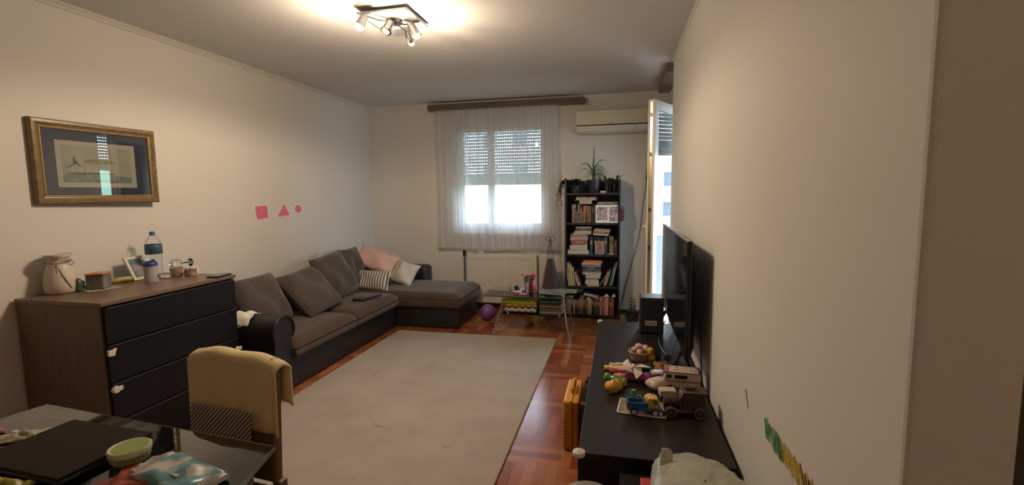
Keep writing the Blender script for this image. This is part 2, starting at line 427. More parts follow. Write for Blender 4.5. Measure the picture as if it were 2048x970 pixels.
def sheer():
    m, nt, out = newmat('sheer_voile')
    tr = nt.nodes.new('ShaderNodeBsdfTransparent'); tr.inputs[0].default_value = (.97,.98,1,1)
    tl = nt.nodes.new('ShaderNodeBsdfTranslucent'); tl.inputs[0].default_value = (.86,.87,.88,1)
    df = nt.nodes.new('ShaderNodeBsdfDiffuse'); df.inputs[0].default_value = (.74,.73,.72,1)
    n = noise(nt, objco(nt, (1,1,.2)), 60, 2)
    a = nt.nodes.new('ShaderNodeMixShader'); a.inputs[0].default_value = .55
    nt.links.new(df.outputs[0], a.inputs[1]); nt.links.new(tl.outputs[0], a.inputs[2])
    lw = nt.nodes.new('ShaderNodeLayerWeight'); lw.inputs[0].default_value = .5
    f = mth(nt, 'ADD', mth(nt, 'MULTIPLY', lw.outputs['Facing'], .40), mth(nt, 'MULTIPLY_ADD', n.outputs['Fac'], .06, .52))
    f = mth(nt, 'MINIMUM', f, .95)
    b = nt.nodes.new('ShaderNodeMixShader'); nt.links.new(f, b.inputs[0])
    nt.links.new(tr.outputs[0], b.inputs[1]); nt.links.new(a.outputs[0], b.inputs[2]); nt.links.new(b.outputs[0], out.inputs['Surface'])
    return m
def cfn(a, b):
    z = .785+(2.485-.785)*b; x = -2.255+(1.545)*a
    x += .006*math.sin(5*b+a*6)*(1-b)
    amp = .022*(.55+.45*math.sin(a*17+1.3))*(1-.35*b)
    k = 2*PI*a*15 + 1.4*math.sin(a*9) + .3*math.sin(2*b+a*5)
    y = 5.655+amp*math.sin(k)+.005*math.sin(k*2.3)
    z += (.010*math.sin(a*11) if b < .02 else 0)
    return Vector((x, y, z))
cur = M().grid(cfn, 420, 24).build('curtain', sheer(), smooth=True, ang=180)
hem = M().grid(lambda a, b: cfn(a, b*.022)+Vector((0, -.004, 0)), 420, 1).build('hem', sheer(), cur, smooth=True, ang=180)
tag(cur, 'sheer white voile curtain hanging in folds over the window', 'curtain')

# ------------------------------------------------------------------ air conditioner
ACM = mat('ac_plastic', (.66,.60,.48), .4, var=.03)
ac = thing('air_conditioner', 'cream split air conditioner high on the back wall above the bookcase', 'air conditioner', (-.09, YB, 2.14))
prof = [(0, 0.0), (-.135, 0), (-.175, .02), (-.195, .065), (-.197, .075), (-.20, .10), (-.20, .235), (-.175, .262), (0, .262)]
M().prism(prof, -.40, .40, 'x').build('body', ACM, ac, bevel=.006)
M().box(-.37, .37, -.206, -.199, .105, .215).build('front_panel', mat('ac_panel', (.60,.53,.40), .45, var=.04), ac, bevel=.003)
M().box(-.40, .40, -.206, -.190, .074, .086).build('air_slot', BLKPL, ac)
M().cbox((0,-.187,.045), (.74,.006,.062), rx=.38).build('louvre', ACM, ac, bevel=.002)
M().box(-.03, .015, -.208, -.199, .094, .101).build('badge', mat('ac_badge', (.3,.22,.15), .5), ac)
M().box(.26, .262, -.20, -.17, .03, .078).build('louvre_seam', BLKPL, ac)

# ------------------------------------------------------------------ radiator
RM = mat('radiator_enamel', (.66,.60,.52), .4, var=.02)
rad = thing('radiator', 'flat cream panel radiator under the window', 'radiator', (-1.43, 5.70, .10))
s = M(); W2 = .45; n = 27
pts = []
for k in range(n):
    x0 = -W2+.02+(2*W2-.04)*k/n; d = (2*W2-.04)/n
    pts += [(x0, -.045), (x0+d*.62, -.045), (x0+d*.72, -.037), (x0+d*.9, -.037)]
pts = [(-W2, -.04)]+pts+[(W2, -.04), (W2, -.02), (-W2, -.02)]
s.prism(pts, .03, .575, 'z'); s.box(-W2, W2, -.044, -.02, 0, .03); s.box(-W2, W2, -.044, -.02, .575, .60)
s.build('panel', RM, rad)
M().box(-W2, W2, -.022, .045, .60, .612).build('top_grille', RM, rad, bevel=.003)
M().box(-W2-.002, -W2+.004, -.04, .045, .01, .60).build('side_cover', RM, rad); M().box(W2-.004, W2+.002, -.04, .045, .01, .60).build('side_cover', RM, rad)
s = M()
for k in range(24): s.box(-W2+.03+k*.0355, -W2+.048+k*.0355, -.0462, -.0445, .548, .554)
s.build('vent_slot', mat('slot_shadow', (.28,.2,.15), .8), rad)
s = M().cyl((-W2-.03, 0, .04), (-W2-.03, 0, -.10), .008); s.cyl((-W2-.03, 0, .04), (-W2+.01, 0, .04), .011); s.cyl((W2-.03, 0, .02), (W2-.03, 0, -.10), .008)
s.build('pipe', RM, rad, smooth=True)

# ------------------------------------------------------------------ ceiling lamp
lamp = thing('ceiling_lamp', 'chrome ceiling spotlight on a square glass plate, two of four spots lit', 'ceiling lamp', (-1.42, 2.93, H))
M().box(-.16, .16, -.16, .16, -.028, -.020).build('glass_plate', mat('frosted_plate', (.80,.80,.78), .3, var=.03, Transmission_Weight=.35), lamp)
s = M()
for q in ((-.163,.163,-.166,-.160),(-.163,.163,.160,.166)): s.box(q[0], q[1], q[2], q[3], -.029, -.022)
for q in ((-.166,-.160,-.166,.166),(.160,.166,-.166,.166)): s.box(q[0], q[1], q[2], q[3], -.029, -.022)
s.build('plate_rim', CHROME, lamp)
M().lathe([(.055, 0), (.055, -.035), (.045, -.05), (.02, -.056), (.001, -.057)], n=28).build('hub', CHROME, lamp, smooth=True)
BULB = emit('bulb_glow', (1, .80, .50), 60)
BULBOFF = mat('bulb_off', (.30,.27,.22), .2)
spots = [((-.12, -.21, -.115), (-.25, -.5, -1), True), ((.13, .03, -.110), (.5, .1, -1), True), ((-.02, -.06, -.10), (-.2, -.6, -1), False), ((.04, .16, -.11), (.25, .25, -1), False)]
LP = []
for (p, d, on) in spots:
    p = Vector(p); d = Vector(d).normalized()
    s = M().tube([(0,0,-.04), (p.x*.5, p.y*.5, -.055), (p.x*.9, p.y*.9, -.05), tuple(p-d*.05)], .005, 8)
    s.cyl(p-d*.055-Vector((0,.028,0)), p-d*.055+Vector((0,.028,0)), .005)
    arm = s.build('arm', CHROME, lamp, smooth=True)
    mt = d.to_track_quat('Z', 'Y').to_matrix().to_4x4()
    hd = M().lathe([(.014, -.075), (.023, -.07), (.026, -.03), (.033, .014), (.036, .020), (.031, .014), (.020, -.03), (.001, -.04)], p, 20, mt).build('spot_head', CHROME, lamp, smooth=True)
    M().sphere(p+d*.010, .026, 14, 10).build('bulb', BULB if on else BULBOFF, hd, smooth=True)
    if on: LP.append(Vector((-1.42, 2.93, H))+p+Vector((d.x*.06, d.y*.06, -.11)))

# ------------------------------------------------------------------ lights
LP = [Vector(p) for p in LP]
for k, p in enumerate(LP):
    L = bpy.data.lights.new('spot_beam', 'SPOT'); L.energy = SPOT_E; L.color = (1, .77, .54); L.shadow_soft_size = .03; L.spot_size = math.radians(172); L.spot_blend = .25
    o = bpy.data.objects.new('spot_beam', L); COL.objects.link(o); o.location = p+Vector((0, 0, .03)); o.rotation_euler = (0, 0, 0)
    L = bpy.data.lights.new('bulb_light', 'POINT'); L.energy = LAMP_E; L.color = (1, .77, .54); L.shadow_soft_size = .03
    o = bpy.data.objects.new('bulb_light', L); COL.objects.link(o); o.location = p
def portal(c, rot, sx, sy):
    L = bpy.data.lights.new('daylight_portal', 'AREA'); L.shape = 'RECTANGLE'; L.size = sx; L.size_y = sy; L.cycles.is_portal = True
    o = bpy.data.objects.new('daylight_portal', L); COL.objects.link(o); o.location = c; o.rotation_euler = rot
portal((-1.45, 5.99, 1.30), (PI/2, 0, PI), 1.16, .60)
portal((.86, 4.915, .93), (PI/2, 0, PI/2), .77, 1.86)
wd = bpy.data.worlds.new('sky'); SC.world = wd; wd.use_nodes = True
nt = wd.node_tree; bg = nt.nodes['Background']
tc = nt.nodes.new('ShaderNodeTexCoord'); sx = nt.nodes.new('ShaderNodeSeparateXYZ'); nt.links.new(tc.outputs['Generated'], sx.inputs[0])
r = ramp(nt, [(0, (.30,.34,.34)), (.5, (.62,.74,.86)), (.62, (.70,.84,1)), (1, (.62,.78,1))])
nt.links.new(mth(nt, 'MULTIPLY_ADD', sx.outputs[2], .5, .5), r.inputs['Fac']); nt.links.new(r.outputs['Color'], bg.inputs[0]); bg.inputs[1].default_value = SKY_E

# ------------------------------------------------------------------ camera
pitch, yaw, roll = map(math.radians, (5.889, 12.743, -.69))
F = Vector((-math.sin(yaw)*math.cos(pitch), math.cos(yaw)*math.cos(pitch), -math.sin(pitch)))
R = Vector((math.cos(yaw), math.sin(yaw), 0)); U = R.cross(F)
R2 = R*math.cos(roll)+U*math.sin(roll); U2 = -R*math.sin(roll)+U*math.cos(roll)
cd = bpy.data.cameras.new('camera'); co = bpy.data.objects.new('camera', cd); COL.objects.link(co)
cd.sensor_width = 36; cd.sensor_fit = 'HORIZONTAL'; cd.lens = 950/2048*36; cd.clip_start = .02; cd.clip_end = 1000
co.matrix_world = Matrix(((R2.x, U2.x, -F.x, 0), (R2.y, U2.y, -F.y, 0), (R2.z, U2.z, -F.z, 1.46), (0,0,0,1)))
SC.camera = co
vs = SC.view_settings; vs.view_transform = 'Standard'; vs.look = 'None'; vs.gamma = 1; vs.use_curve_mapping = False; vs.exposure = EXPO
cy = SC.cycles; cy.use_denoising = True; cy.max_bounces = 10; cy.diffuse_bounces = 5; cy.glossy_bounces = 4; cy.transparent_max_bounces = 24; cy.transmission_bounces = 6
cy.caustics_reflective = False; cy.caustics_refractive = False; cy.sample_clamp_indirect = 6
def RX(a): return Matrix.Rotation(a, 4, 'X')
def RY(a): return Matrix.Rotation(a, 4, 'Y')
def RZ(a): return Matrix.Rotation(a, 4, 'Z')
def TR(*v): return Matrix.Translation(v)
def D(a): return math.radians(a)

# ------------------------------------------------------------------ rug
def rugmat():
    m, nt, out = newmat('rug_pile'); b = bsdf(nt, (.42,.37,.31), .95, spec=.1)
    v = objco(nt); n = noise(nt, v, 3, 6, .65); f = noise(nt, v, 350, 2)
    r = ramp(nt, [(.30, (.335,.290,.255)), (.60, (.385,.340,.305))]); nt.links.new(n.outputs['Fac'], r.inputs['Fac'])
    # scattered dirty specks and two longer smudges
    sp = noise(nt, objco(nt, (1, 2.2, 1), (0,0,.5)), 7, 3, .55); q = ramp(nt, [(.70, (0,0,0)), (.80, (1,1,1))]); nt.links.new(sp.outputs['Fac'], q.inputs['Fac'])
    s = nt.nodes.new('ShaderNodeSeparateXYZ'); nt.links.new(v, s.inputs[0])
    fac = mth(nt, 'MULTIPLY', q.outputs['Color'], .5)
    for (cx, cy, sx, sy) in ((-1.45, 2.60, .10, .022), (-1.93, 3.42, .018, .07), (-.96, 2.45, .04, .015)):
        dx = mth(nt, 'DIVIDE', mth(nt, 'SUBTRACT', s.outputs[0], cx), sx); dy = mth(nt, 'DIVIDE', mth(nt, 'SUBTRACT', mth(nt, 'ADD', s.outputs[1], mth(nt, 'MULTIPLY', s.outputs[0], .25)), cy+.25*cx), sy)
        dd = mth(nt, 'ADD', mth(nt, 'MULTIPLY', dx, dx), mth(nt, 'MULTIPLY', dy, dy))
        k = mth(nt, 'MULTIPLY', mth(nt, 'MAXIMUM', mth(nt, 'SUBTRACT', 1, dd), 0), mth(nt, 'MULTIPLY', mth(nt, 'GREATER_THAN', noise(nt, v, 60, 3).outputs['Fac'], .47), .7))
        fac = mth(nt, 'MAXIMUM', fac, k)
    mx = nt.nodes.new('ShaderNodeMix'); mx.data_type = 'RGBA'; nt.links.new(fac, mx.inputs[0]); nt.links.new(r.outputs['Color'], mx.inputs[6]); mx.inputs[7].default_value = (.16,.13,.11,1)
    nt.links.new(mx.outputs[2], b.inputs['Base Color']); bump(nt, b, f.outputs['Fac'], .5, .003)
    nt.links.new(b.outputs[0], out.inputs['Surface']); return m
rug = M().box(-2.30, -.60, 1.45, 4.60, 0, .012).build('rug', rugmat(), bevel=.005)
M().tube([(-2.30,1.45,.006), (-2.30,4.60,.006), (-.60,4.60,.006), (-.60,1.45,.006), (-2.30,1.45,.006)], .007, 6).build('binding', mat('rug_edge', (.33,.27,.21), .9), rug)
tag(rug, 'large plain beige rug with faint stains on the parquet floor', 'rug')

# ------------------------------------------------------------------ chest of drawers
TOPW = wood('walnut_top', (.12,.075,.050), (.19,.125,.085), .35, (10,1,10), 5)
SIDEW = wood('walnut_side', (.115,.068,.045), (.17,.105,.070), .5, (12,12,1), 4)
FRONT = mat('dark_drawer_front', (.007,.0068,.008), .42, spec=.22, nscale=8, var=.25)
dr = thing('chest_of_drawers', 'walnut chest with four dark drawers against the left wall', 'chest of drawers', (-2.885, 2.31, 0), D(0))
hx, hy, HT = .295, .44, .925
s = M().box(-hx, hx-.02, -hy, -hy+.02, 0, HT-.022); s.build('side_panel', SIDEW, dr, bevel=.002)
s = M().box(-hx, hx-.02, hy-.02, hy, 0, HT-.022); s.build('side_panel', SIDEW, dr, bevel=.002)
M().box(-hx-.004, hx, -hy-.004, hy+.004, HT-.022, HT).build('top', TOPW, dr, bevel=.003)
M().box(-hx, hx-.04, -hy+.02, hy-.02, 0, .06).build('plinth', FRONT, dr)
M().box(-hx, -hx+.01, -hy+.02, hy-.02, .06, HT-.03).build('back_panel', SIDEW, dr)
LATCH = mat('latch_plastic', (.74,.68,.58), .4, var=.05)
zz = [(.70, .893), (.492, .692), (.284, .484), (.072, .276)]
for k, (a, b_) in enumerate(zz):
    d_ = M().box(hx-.02, hx, -hy+.012, hy-.012, a, b_).build('drawer', FRONT, dr, bevel=.002)
    M().box(-hx+.05, hx-.02, -hy+.03, hy-.03, a+.01, a+.13).build('drawer_box', SIDEW, d_)
    M().box(hx-.004, hx+.006, -hy+.02, hy-.02, b_-.006, b_+.001).build('pull_edge', mat('drawer_edge', (.035,.032,.032), .3), d_)
def latch(y, z, r=.022, rz=0):
    m = M().cyl((hx-.005, y, z), (hx+.012, y, z), r, r*.8, 20); m.box(hx, hx+.008, y-.01, y+.035, z-.012, z+.012)
    m.build('safety_latch', LATCH, dr, smooth=True, bevel=.002)
for y, z in ((-hy+.03, .452),): latch(y, z)
M().prism([(-hy+.005, .640), (-hy+.035, .635), (-hy+.05, .675), (-hy+.02, .668), (-hy+.004, .675)], hx, hx+.012, 'x').build('safety_latch', LATCH, dr, bevel=.002)
latch(hy-.03, .405, .020)

# ------------------------------------------------------------------ sofa
def fabric(name, c, var=.35, ns=240):
    m, nt, out = newmat(name); b = bsdf(nt, c, .95, spec=.15, Sheen_Weight=.25)
    v = objco(nt); n = noise(nt, v, ns, 3, .7); n2 = noise(nt, v, 6, 3)
    r = ramp(nt, [(.3, tuple(x*(1-var) for x in c)), (.7, tuple(x*(1+var) for x in c))])
    f = mth(nt, 'ADD', mth(nt, 'MULTIPLY', n.outputs['Fac'], .75), mth(nt, 'MULTIPLY', n2.outputs['Fac'], .25))
    nt.links.new(f, r.inputs['Fac']); nt.links.new(r.outputs['Color'], b.inputs['Base Color']); bump(nt, b, n.outputs['Fac'], .5, .003)
    nt.links.new(b.outputs[0], out.inputs['Surface']); return m
SEATF = fabric('sofa_fabric', (.078,.048,.034), .5, 130); BACKF = fabric('cushion_fabric', (.080,.064,.059), .5, 130)
sofa = thing('corner_sofa', 'brown and black corner sofa with a chaise along the left and back walls', 'sofa', (-2.40, 3.9, 0))
def L(x, y): return x+2.40, y-3.9
def sbox(n, x0, x1, y0, y1, z0, z1, m_, bev, par=sofa, seg=4):
    return M().box(x0+2.40, x1+2.40, y0-3.9, y1-3.9, z0, z1).build(n, m_, par, bevel=bev, seg=seg, smooth=True)
sbox('base', -3.10, -2.41, 3.02, 4.80, .005, .245, LEATHER, .012)
sbox('chaise_base', -3.10, -1.69, 4.78, 5.50, .005, .235, LEATHER, .014)
sbox('back_frame', -3.19, -3.00, 2.85, 5.70, .005, .66, LEATHER, .05)
sbox('corner_back', -3.00, -2.36, 5.53, 5.74, .005, .565, LEATHER, .05)
# crowned seat cushions
def seat(name, x0, x1, y0, y1, z0, z1, crown, r):
    def fn_top(u, v):
        a, b = 2*u-1, 2*v-1
        return crown*(1-a*a)*(1-b*b)
    s = M(); n = 20
    X = lambda u: x0+(x1-x0)*u+2.40; Y = lambda v: y0+(y1-y0)*v-3.9
    def P(i, j, k):        # k 0..1 height ; rounded shoulders
        u, v = i/n, j/n
        return Vector((X(u), Y(v), z0+(z1-z0)*k+(fn_top(u, v) if k == 1 else 0)))
    def shell(u, v):       # superellipse-like vertical profile
        a, b = abs(2*u-1), abs(2*v-1)
        e = min((1-a)*(x1-x0)/2, (1-b)*(y1-y0)/2)
        t = min(1, e/r); return math.sqrt(max(0, 1-(1-t)**2))
    top = [[s.bm.verts.new(Vector((X(i/n), Y(j/n), z1-r+r*shell(i/n, j/n)+fn_top(i/n, j/n)))) for j in range(n+1)] for i in range(n+1)]
    for i in range(n):
        for j in range(n): s._f([top[i][j], top[i+1][j], top[i+1][j+1], top[i][j+1]])
    edge = [(i, 0) for i in range(n)]+[(n, j) for j in range(n)]+[(n-i, n) for i in range(n)]+[(0, n-j) for j in range(n)]
    lows = []
    cx, cy_ = (X(0)+X(1))/2, (Y(0)+Y(1))/2
    for lev, ins in ((.45, -.008), (.08, .0), (0, .012)):
        row = []
        for (i, j) in edge:
            p = top[i][j].co; q = Vector((cx+(p.x-cx)*(1-ins/((x1-x0)/2)), cy_+(p.y-cy_)*(1-ins/((y1-y0)/2)), z0+(z1-r-z0)*lev)); row.append(s.bm.verts.new(q))
        lows.append(row)
    prev = [top[i][j] for i, j in edge]
    for row in lows:
        for k in range(len(edge)):
            kk = (k+1) % len(edge); s._f([prev[k], prev[kk], row[kk], row[k]])
        prev = row
    s._f(prev)
    o = s.build(name, SEATF, sofa, smooth=True, ang=75)
    pts = [Vector((X(i/n), Y(j/n), z1-r-.002)) for i, j in edge]; pts.append(pts[0])
    M().tube([(p.x+(.006 if p.x > cx else -.006), p.y+(.004 if p.y > cy_ else -.004), p.z-.02) for p in pts], .004, 6).build('piping', mat('piping', (.035,.026,.022), .9), o)
    return o
seat('seat_cushion', -3.02, -2.36, 3.03, 3.86, .245, .385, .03, .045)
seat('seat_cushion', -3.02, -2.36, 3.875, 4.72, .245, .385, .03, .045)
seat('chaise_cushion', -3.02, -1.66, 4.74, 5.52, .235, .395, .012, .04)
# rolled arm with a flat leather front
def armprof(s=1):
    pts = [(-.085, .0), (.085, .0), (.085, .42)]
    for k in range(13):
        t = -PI*.18+PI*1.36*k/12; pts.append((.012+.112*math.cos(t), .475+.112*math.sin(t)))
    pts.append((-.085, .42)); return pts
s = M().prism([(2.925-3.9+a, b+.005) for a, b in armprof()], -3.12+2.4, -2.385+2.4, 'x'); s.build('armrest', LEATHER, sofa, smooth=True, bevel=.016, seg=3)
s = M(); pr = armprof(); s.tube([(-2.380+2.4, 2.925-3.9+a*1.0, b+.004) for a, b in pr[2:]], .006, 8); s.build('arm_piping', LEATHER, sofa, smooth=True)
for (x, y) in ((-1.74, 4.84), (-1.74, 5.44), (-2.46, 2.90)): M().cyl((x+2.4, y-3.9, 0), (x+2.4, y-3.9, .02), .022).build('foot', BLKPL, sofa)
M().cyl((-2.16+2.4, 4.778-3.9, .185), (-2.16+2.4, 4.765-3.9, .185), .014).build('button', mat('sofa_button', (.05,.05,.055), .3), sofa)

def cushion(name, label, cat, loc, rx, ry, rz, w, h, t, m_, group=None, seed=0, pinch=.05, crown=.42):
    mt = Euler((rx, ry, rz), 'XYZ').to_matrix().to_4x4()
    o = M().pillow(w, h, t, mt, seed=seed, pinch=pinch, crown=crown, n=16, wr=.010).build(name, m_, smooth=True, ang=180, loc=loc)
    return tag(o, label, cat, group)
def along_wall(name, label, y0, y1, xb, xt, zb, zt, t, seed, roll=0, m_=None):
    """square cushion leaning on the left wall: bottom edge at xb, top edge at xt"""
    w = y1-y0; d = Vector((xt-xb, 0, zt-zb)); h = d.length; lean = math.atan2(xb-xt, zt-zb)
    mt = RY(-lean) @ RX(roll) @ RZ(PI/2)
    o = M().pillow(w, h, t, mt, seed=seed, pinch=.035, crown=.38, n=16, wr=.012).build(name, m_ or BACKF, smooth=True, ang=180, loc=((xb+xt)/2, (y0+y1)/2, (zb+zt)/2))
    # seam flap along the top
    return tag(o, label, 'cushion', 'big grey back cushions on the sofa')
along_wall('sofa_cushion', 'big grey back cushion nearest the chest of drawers', 3.05, 3.53, -2.76, -2.97, .405, .80, .17, 1)
along_wall('sofa_cushion', 'big grey back cushion lying far back, second from the rolled armrest', 3.52, 4.06, -2.60, -2.93, .42, .765, .15, 2, roll=D(4))
along_wall('sofa_cushion', 'big grey back cushion, tallest, just left of the striped pillow', 4.06, 4.60, -2.76, -2.96, .405, .855, .17, 3, roll=D(5))
along_wall('sofa_cushion', 'big grey back cushion in the corner behind the pink pillow', 4.62, 4.98, -2.90, -3.00, .405, .865, .15, 4, roll=D(0))
PINK = mat('pink_cotton', (.62,.40,.34), .9, nscale=90, var=.06, bmp=.2)
WHT = mat('white_cotton', (.58,.53,.47), .9, nscale=70, var=.07, bmp=.2)
STRP = stripes('striped_ticking', [(0, (.62,.56,.46)), (.60, (.045,.040,.042))], 0, .030)
pk = cushion('throw_pillow', 'pale pink fringed pillow lying against the sofa corner', 'pillow', (-2.81, 5.10, .685), D(-40), D(19), D(3), .50, .27, .14, PINK, seed=5, pinch=.07)
fr_ = M(); mt = Euler((D(-40), D(19), D(3))).to_matrix().to_4x4(); rnd = random.Random(3)
for k in range(34):
    z = -.13+.26*k/33; p = mt@Vector((.245, 0, z)); q = mt@Vector((.285+rnd.uniform(0,.02), rnd.uniform(-.012,.012), z+rnd.uniform(-.012,.012)))
    fr_.tube([p, (p+q)/2+Vector((0,0,rnd.uniform(-.004,.006))), q], [.004,.003,.002], 5)
for k in range(40):
    x = -.10+.38*k/39; p = mt@Vector((x*.86, 0, .130)); q = mt@Vector((x*.86+rnd.uniform(-.01,.01), -.02, .152+rnd.uniform(0,.012)))
    fr_.tube([p, q], [.004,.002], 5)
fr_.build('fringe', mat('fringe_thread', (.62,.52,.44), .95), pk)['kind'] = 'stuff'
cushion('throw_pillow', 'cream white pillow slumped beside the pink one on the chaise', 'pillow', (-2.51, 5.18, .535), D(-38), D(14), D(-4), .34, .30, .13, WHT, seed=6, pinch=.08)
sp_ = M().pillow(.52, .24, .12, None, seed=7, pinch=.06, crown=.4, n=16, wr=.006).build('throw_pillow', STRP, smooth=True, ang=180, loc=(-2.775, 4.84, .500))
sp_.rotation_euler = (D(-24), D(2), D(2)); tag(sp_, 'small black and cream striped pillow on the seat', 'pillow')

# remotes and a crumpled wipe
rm = thing('remote_control', 'long slim black remote control on the sofa seat, the farther one', 'remote control', (-2.45, 4.36, .418), D(-18))
M().box(-.022, .022, -.095, .095, 0, .014).build('body', BLKPL, rm, bevel=.004)
s = M()
for j in range(7):
    for i in range(3): s.cyl((-.012+.012*i, -.07+.02*j, .013), (-.012+.012*i, -.07+.02*j, .0165), .0035, None, 8)
s.build('button', mat('remote_buttons', (.12,.12,.13), .5), rm)
ph = thing('mobile_phone', 'black phone with a bright glint lying on the sofa seat', 'phone', (-2.53, 4.23, .418), D(-70))
M().box(-.036, .036, -.07, .07, 0, .010).build('body', BLKPL, ph, bevel=.003)
M().box(-.033, .033, -.064, .064, .0101, .0108).build('screen', mat('phone_screen', (.01,.012,.015), .05), ph)
def crumple(name, label, cat, loc, w, d, h, m_, seed, group=None, rz=0, n=14):
    rnd = random.Random(seed); ph_ = [rnd.uniform(0, 6.3) for _ in range(8)]
    def fn(u, v):
        a, b = 2*u-1, 2*v-1
        rr = 1+.18*math.sin(3*math.atan2(b, a)+ph_[0])+.1*math.sin(5*math.atan2(b, a)+ph_[1])
        z = h*(1-max(abs(a), abs(b))**2)*(.6+.4*math.sin(6*a+ph_[2])*math.sin(5*b+ph_[3]))+.15*h*math.sin(11*a+ph_[4]+7*b)
        return Vector((a*w/2*rr, b*d/2*rr, max(z, .003)))
    o = M().grid(fn, n, n).build(name, m_, smooth=True, ang=60, solid=.003, loc=loc); o.rotation_euler[2] = rz
    return tag(o, label, cat, group)
WIPE = mat('wipe_paper', (.78,.75,.70), .9, nscale=40, var=.04, bmp=.2)
s = M()
def wfn(u, v):
    y = -.10+.16*v; x = -.085+.16*u
    z = .118-(max(0, abs(y+.0)-.03)**2)*9+.010*math.sin(9*u+3*v)*math.cos(7*v)
    if y < -.085: z -= .03
    return Vector((x+.02*math.sin(6*v), y, z))
o = M().grid(wfn, 14, 14).build('crumpled_cloth', WIPE, smooth=True, ang=60, solid=.003, loc=(-2.68, 2.93, .483)); tag(o, 'small crumpled white cloth on the rolled sofa armrest', 'cloth')

# ------------------------------------------------------------------ bookcase (x -.61..+.012, front y 5.47)
BX0, BX1, BY0, BY1 = -.612, .014, 5.47, 5.755
bc = thing('bookcase', 'tall black open bookcase full of books against the back wall', 'bookcase', ((BX0+BX1)/2, (BY0+BY1)/2, 0))
hw, hd_ = (BX1-BX0)/2, (BY1-BY0)/2
M().box(-hw, -hw+.020, -hd_, hd_, 0, 1.61).build('side_panel', SHELFWOOD, bc, bevel=.0015)
M().box(hw-.020, hw, -hd_, hd_, 0, 1.61).build('side_panel', SHELFWOOD, bc, bevel=.0015)
SH = [.045, .380, .752, 1.115, 1.455]      # shelf tops
for z in SH: M().box(-hw+.020, hw-.020, -hd_+.004, hd_, z-.022, z).build('shelf', SHELFWOOD, bc, bevel=.0015)
M().box(-hw+.020, hw-.020, -hd_+.02, -hd_+.035, 0, SH[0]-.022).build('plinth', SHELFWOOD, bc)
M().box(-hw+.020, hw-.020, hd_-.006, hd_, 0, 1.60).build('back_panel', SHELFWOOD, bc)

COLS0 = dict(cream=(.52,.44,.33), white=(.66,.62,.55), tan=(.42,.29,.17), brown=(.16,.09,.05), grey=(.30,.29,.27), orange=(.80,.18,.04), pink=(.55,.36,.32),
    yellow=(.62,.46,.12), teal=(.05,.13,.15), navy=(.03,.05,.10), black=(.02,.02,.022), green=(.06,.12,.08), red=(.42,.06,.035), maroon=(.14,.03,.035), olive=(.14,.13,.07), rust=(.34,.12,.06), purple=(.07,.03,.08), lightgreen=(.30,.42,.36))
COLS = {k: tuple(c*.72 for c in v) for k, v in COLS0.items()}
cmat = {k: mat('cover_'+k, v, .55, nscale=25, var=.15) for k, v in COLS.items()}
def book(label, group, col, x, z, w, t, d, y=None, ang=0, spine_out=True, lying=False, loose=0, lean=0, yaw=0):
    """upright book: w = height, t = thickness along x; lying: w = length along x, t = thickness up. Front at y"""
    y = BY0+.012 if y is None else y
    o = bpy.data.meshes  # noqa
    c = .0022
    m = M(); pg = M()
    if lying:      # x along length, z thickness, y depth
        m.box(0, w, 0, d, 0, c); m.box(0, w, 0, d, t-c, t)
        if spine_out: m.box(0, w, 0, c, c, t-c); pg.box(.003, w-.003, c, d-.003, c, t-c)
        else: m.box(0, w, d-c, d, c, t-c); pg.box(.003, w-.003, .004, d-c, c, t-c)
    else:
        m.box(0, c, 0, d, 0, w); m.box(t-c, t, 0, d, 0, w)
        if spine_out: m.box(c, t-c, 0, c, 0, w); pg.box(c, t-c, c, d-.003, .003, w-.003)
        else: m.box(c, t-c, d-c, d, 0, w); pg.box(c, t-c, .004, d-c, .003, w-.003)
    b = m.build('book', cmat[col]); b.location = (x, y, z); b.rotation_euler = (0, ang, yaw)
    pg.build('pages', PAPER, b)
    if spine_out and t > .012:      # small title block on the spine
        q = M()
        if lying: q.box(w*.3, w*.7, -.0006, .0001, t*.3, t*.7)
        else: q.box(t*.25, t*.75, -.0006, .0001, w*.55, w*.8)
        q.build('spine_title', cmat['tan' if col not in ('tan', 'cream', 'white') else 'brown'], b)
    return tag(b, label, 'book', group)
ORD = ['bottom', 'second', 'third', 'fourth', 'fifth', 'sixth', 'seventh', 'eighth', 'ninth', 'tenth', 'eleventh', 'twelfth', 'thirteenth', 'fourteenth', 'fifteenth','sixteenth','seventeenth','eighteenth','nineteenth','twentieth','twenty-first']
def ordw(i, n): return 'topmost' if i == n-1 else ('bottommost' if i == 0 else ORD[i]+' from the bottom')
K = .00558
def px(p): return BX0+(p-1129.4)*K
def stack(name, items, z0, group, d0=.19):
    z = z0+.0005; n = len(items)
    for i, (x0, x1, t, col, so) in enumerate(items):
        tt = t*K*.985; dd = d0+((i*37) % 5)*.008
        book('%s book, %s in the %s' % (col.replace('lightgreen', 'light green'), ordw(i, n), name), group, col, px(x0), z, (x1-x0)*K, tt, min(dd, .23), y=BY0+.02+((i*13) % 4)*.006, spine_out=so, lying=True)
        z += tt+.0006
    return z
# second shelf from the top (z 0.752)
stack('left stack of the second gap', [(1135,1179,9,'tan',0),(1139,1176,5,'cream',0),(1139,1176,4,'white',0),(1144,1177,3,'cream',0),(1142,1176,8,'rust',1),(1140,1177,4,'pink',1),(1141,1177,3,'brown',0),(1140,1177,3,'white',0),(1141,1172,2,'grey',0),(1146,1184,3,'cream',0),(1149,1184,4,'tan',0),(1152,1184,3,'brown',1),(1152,1184,3,'olive',1),(1152,1184,2.5,'grey',0)], SH[2], 'books stacked on the left of the third shelf board')
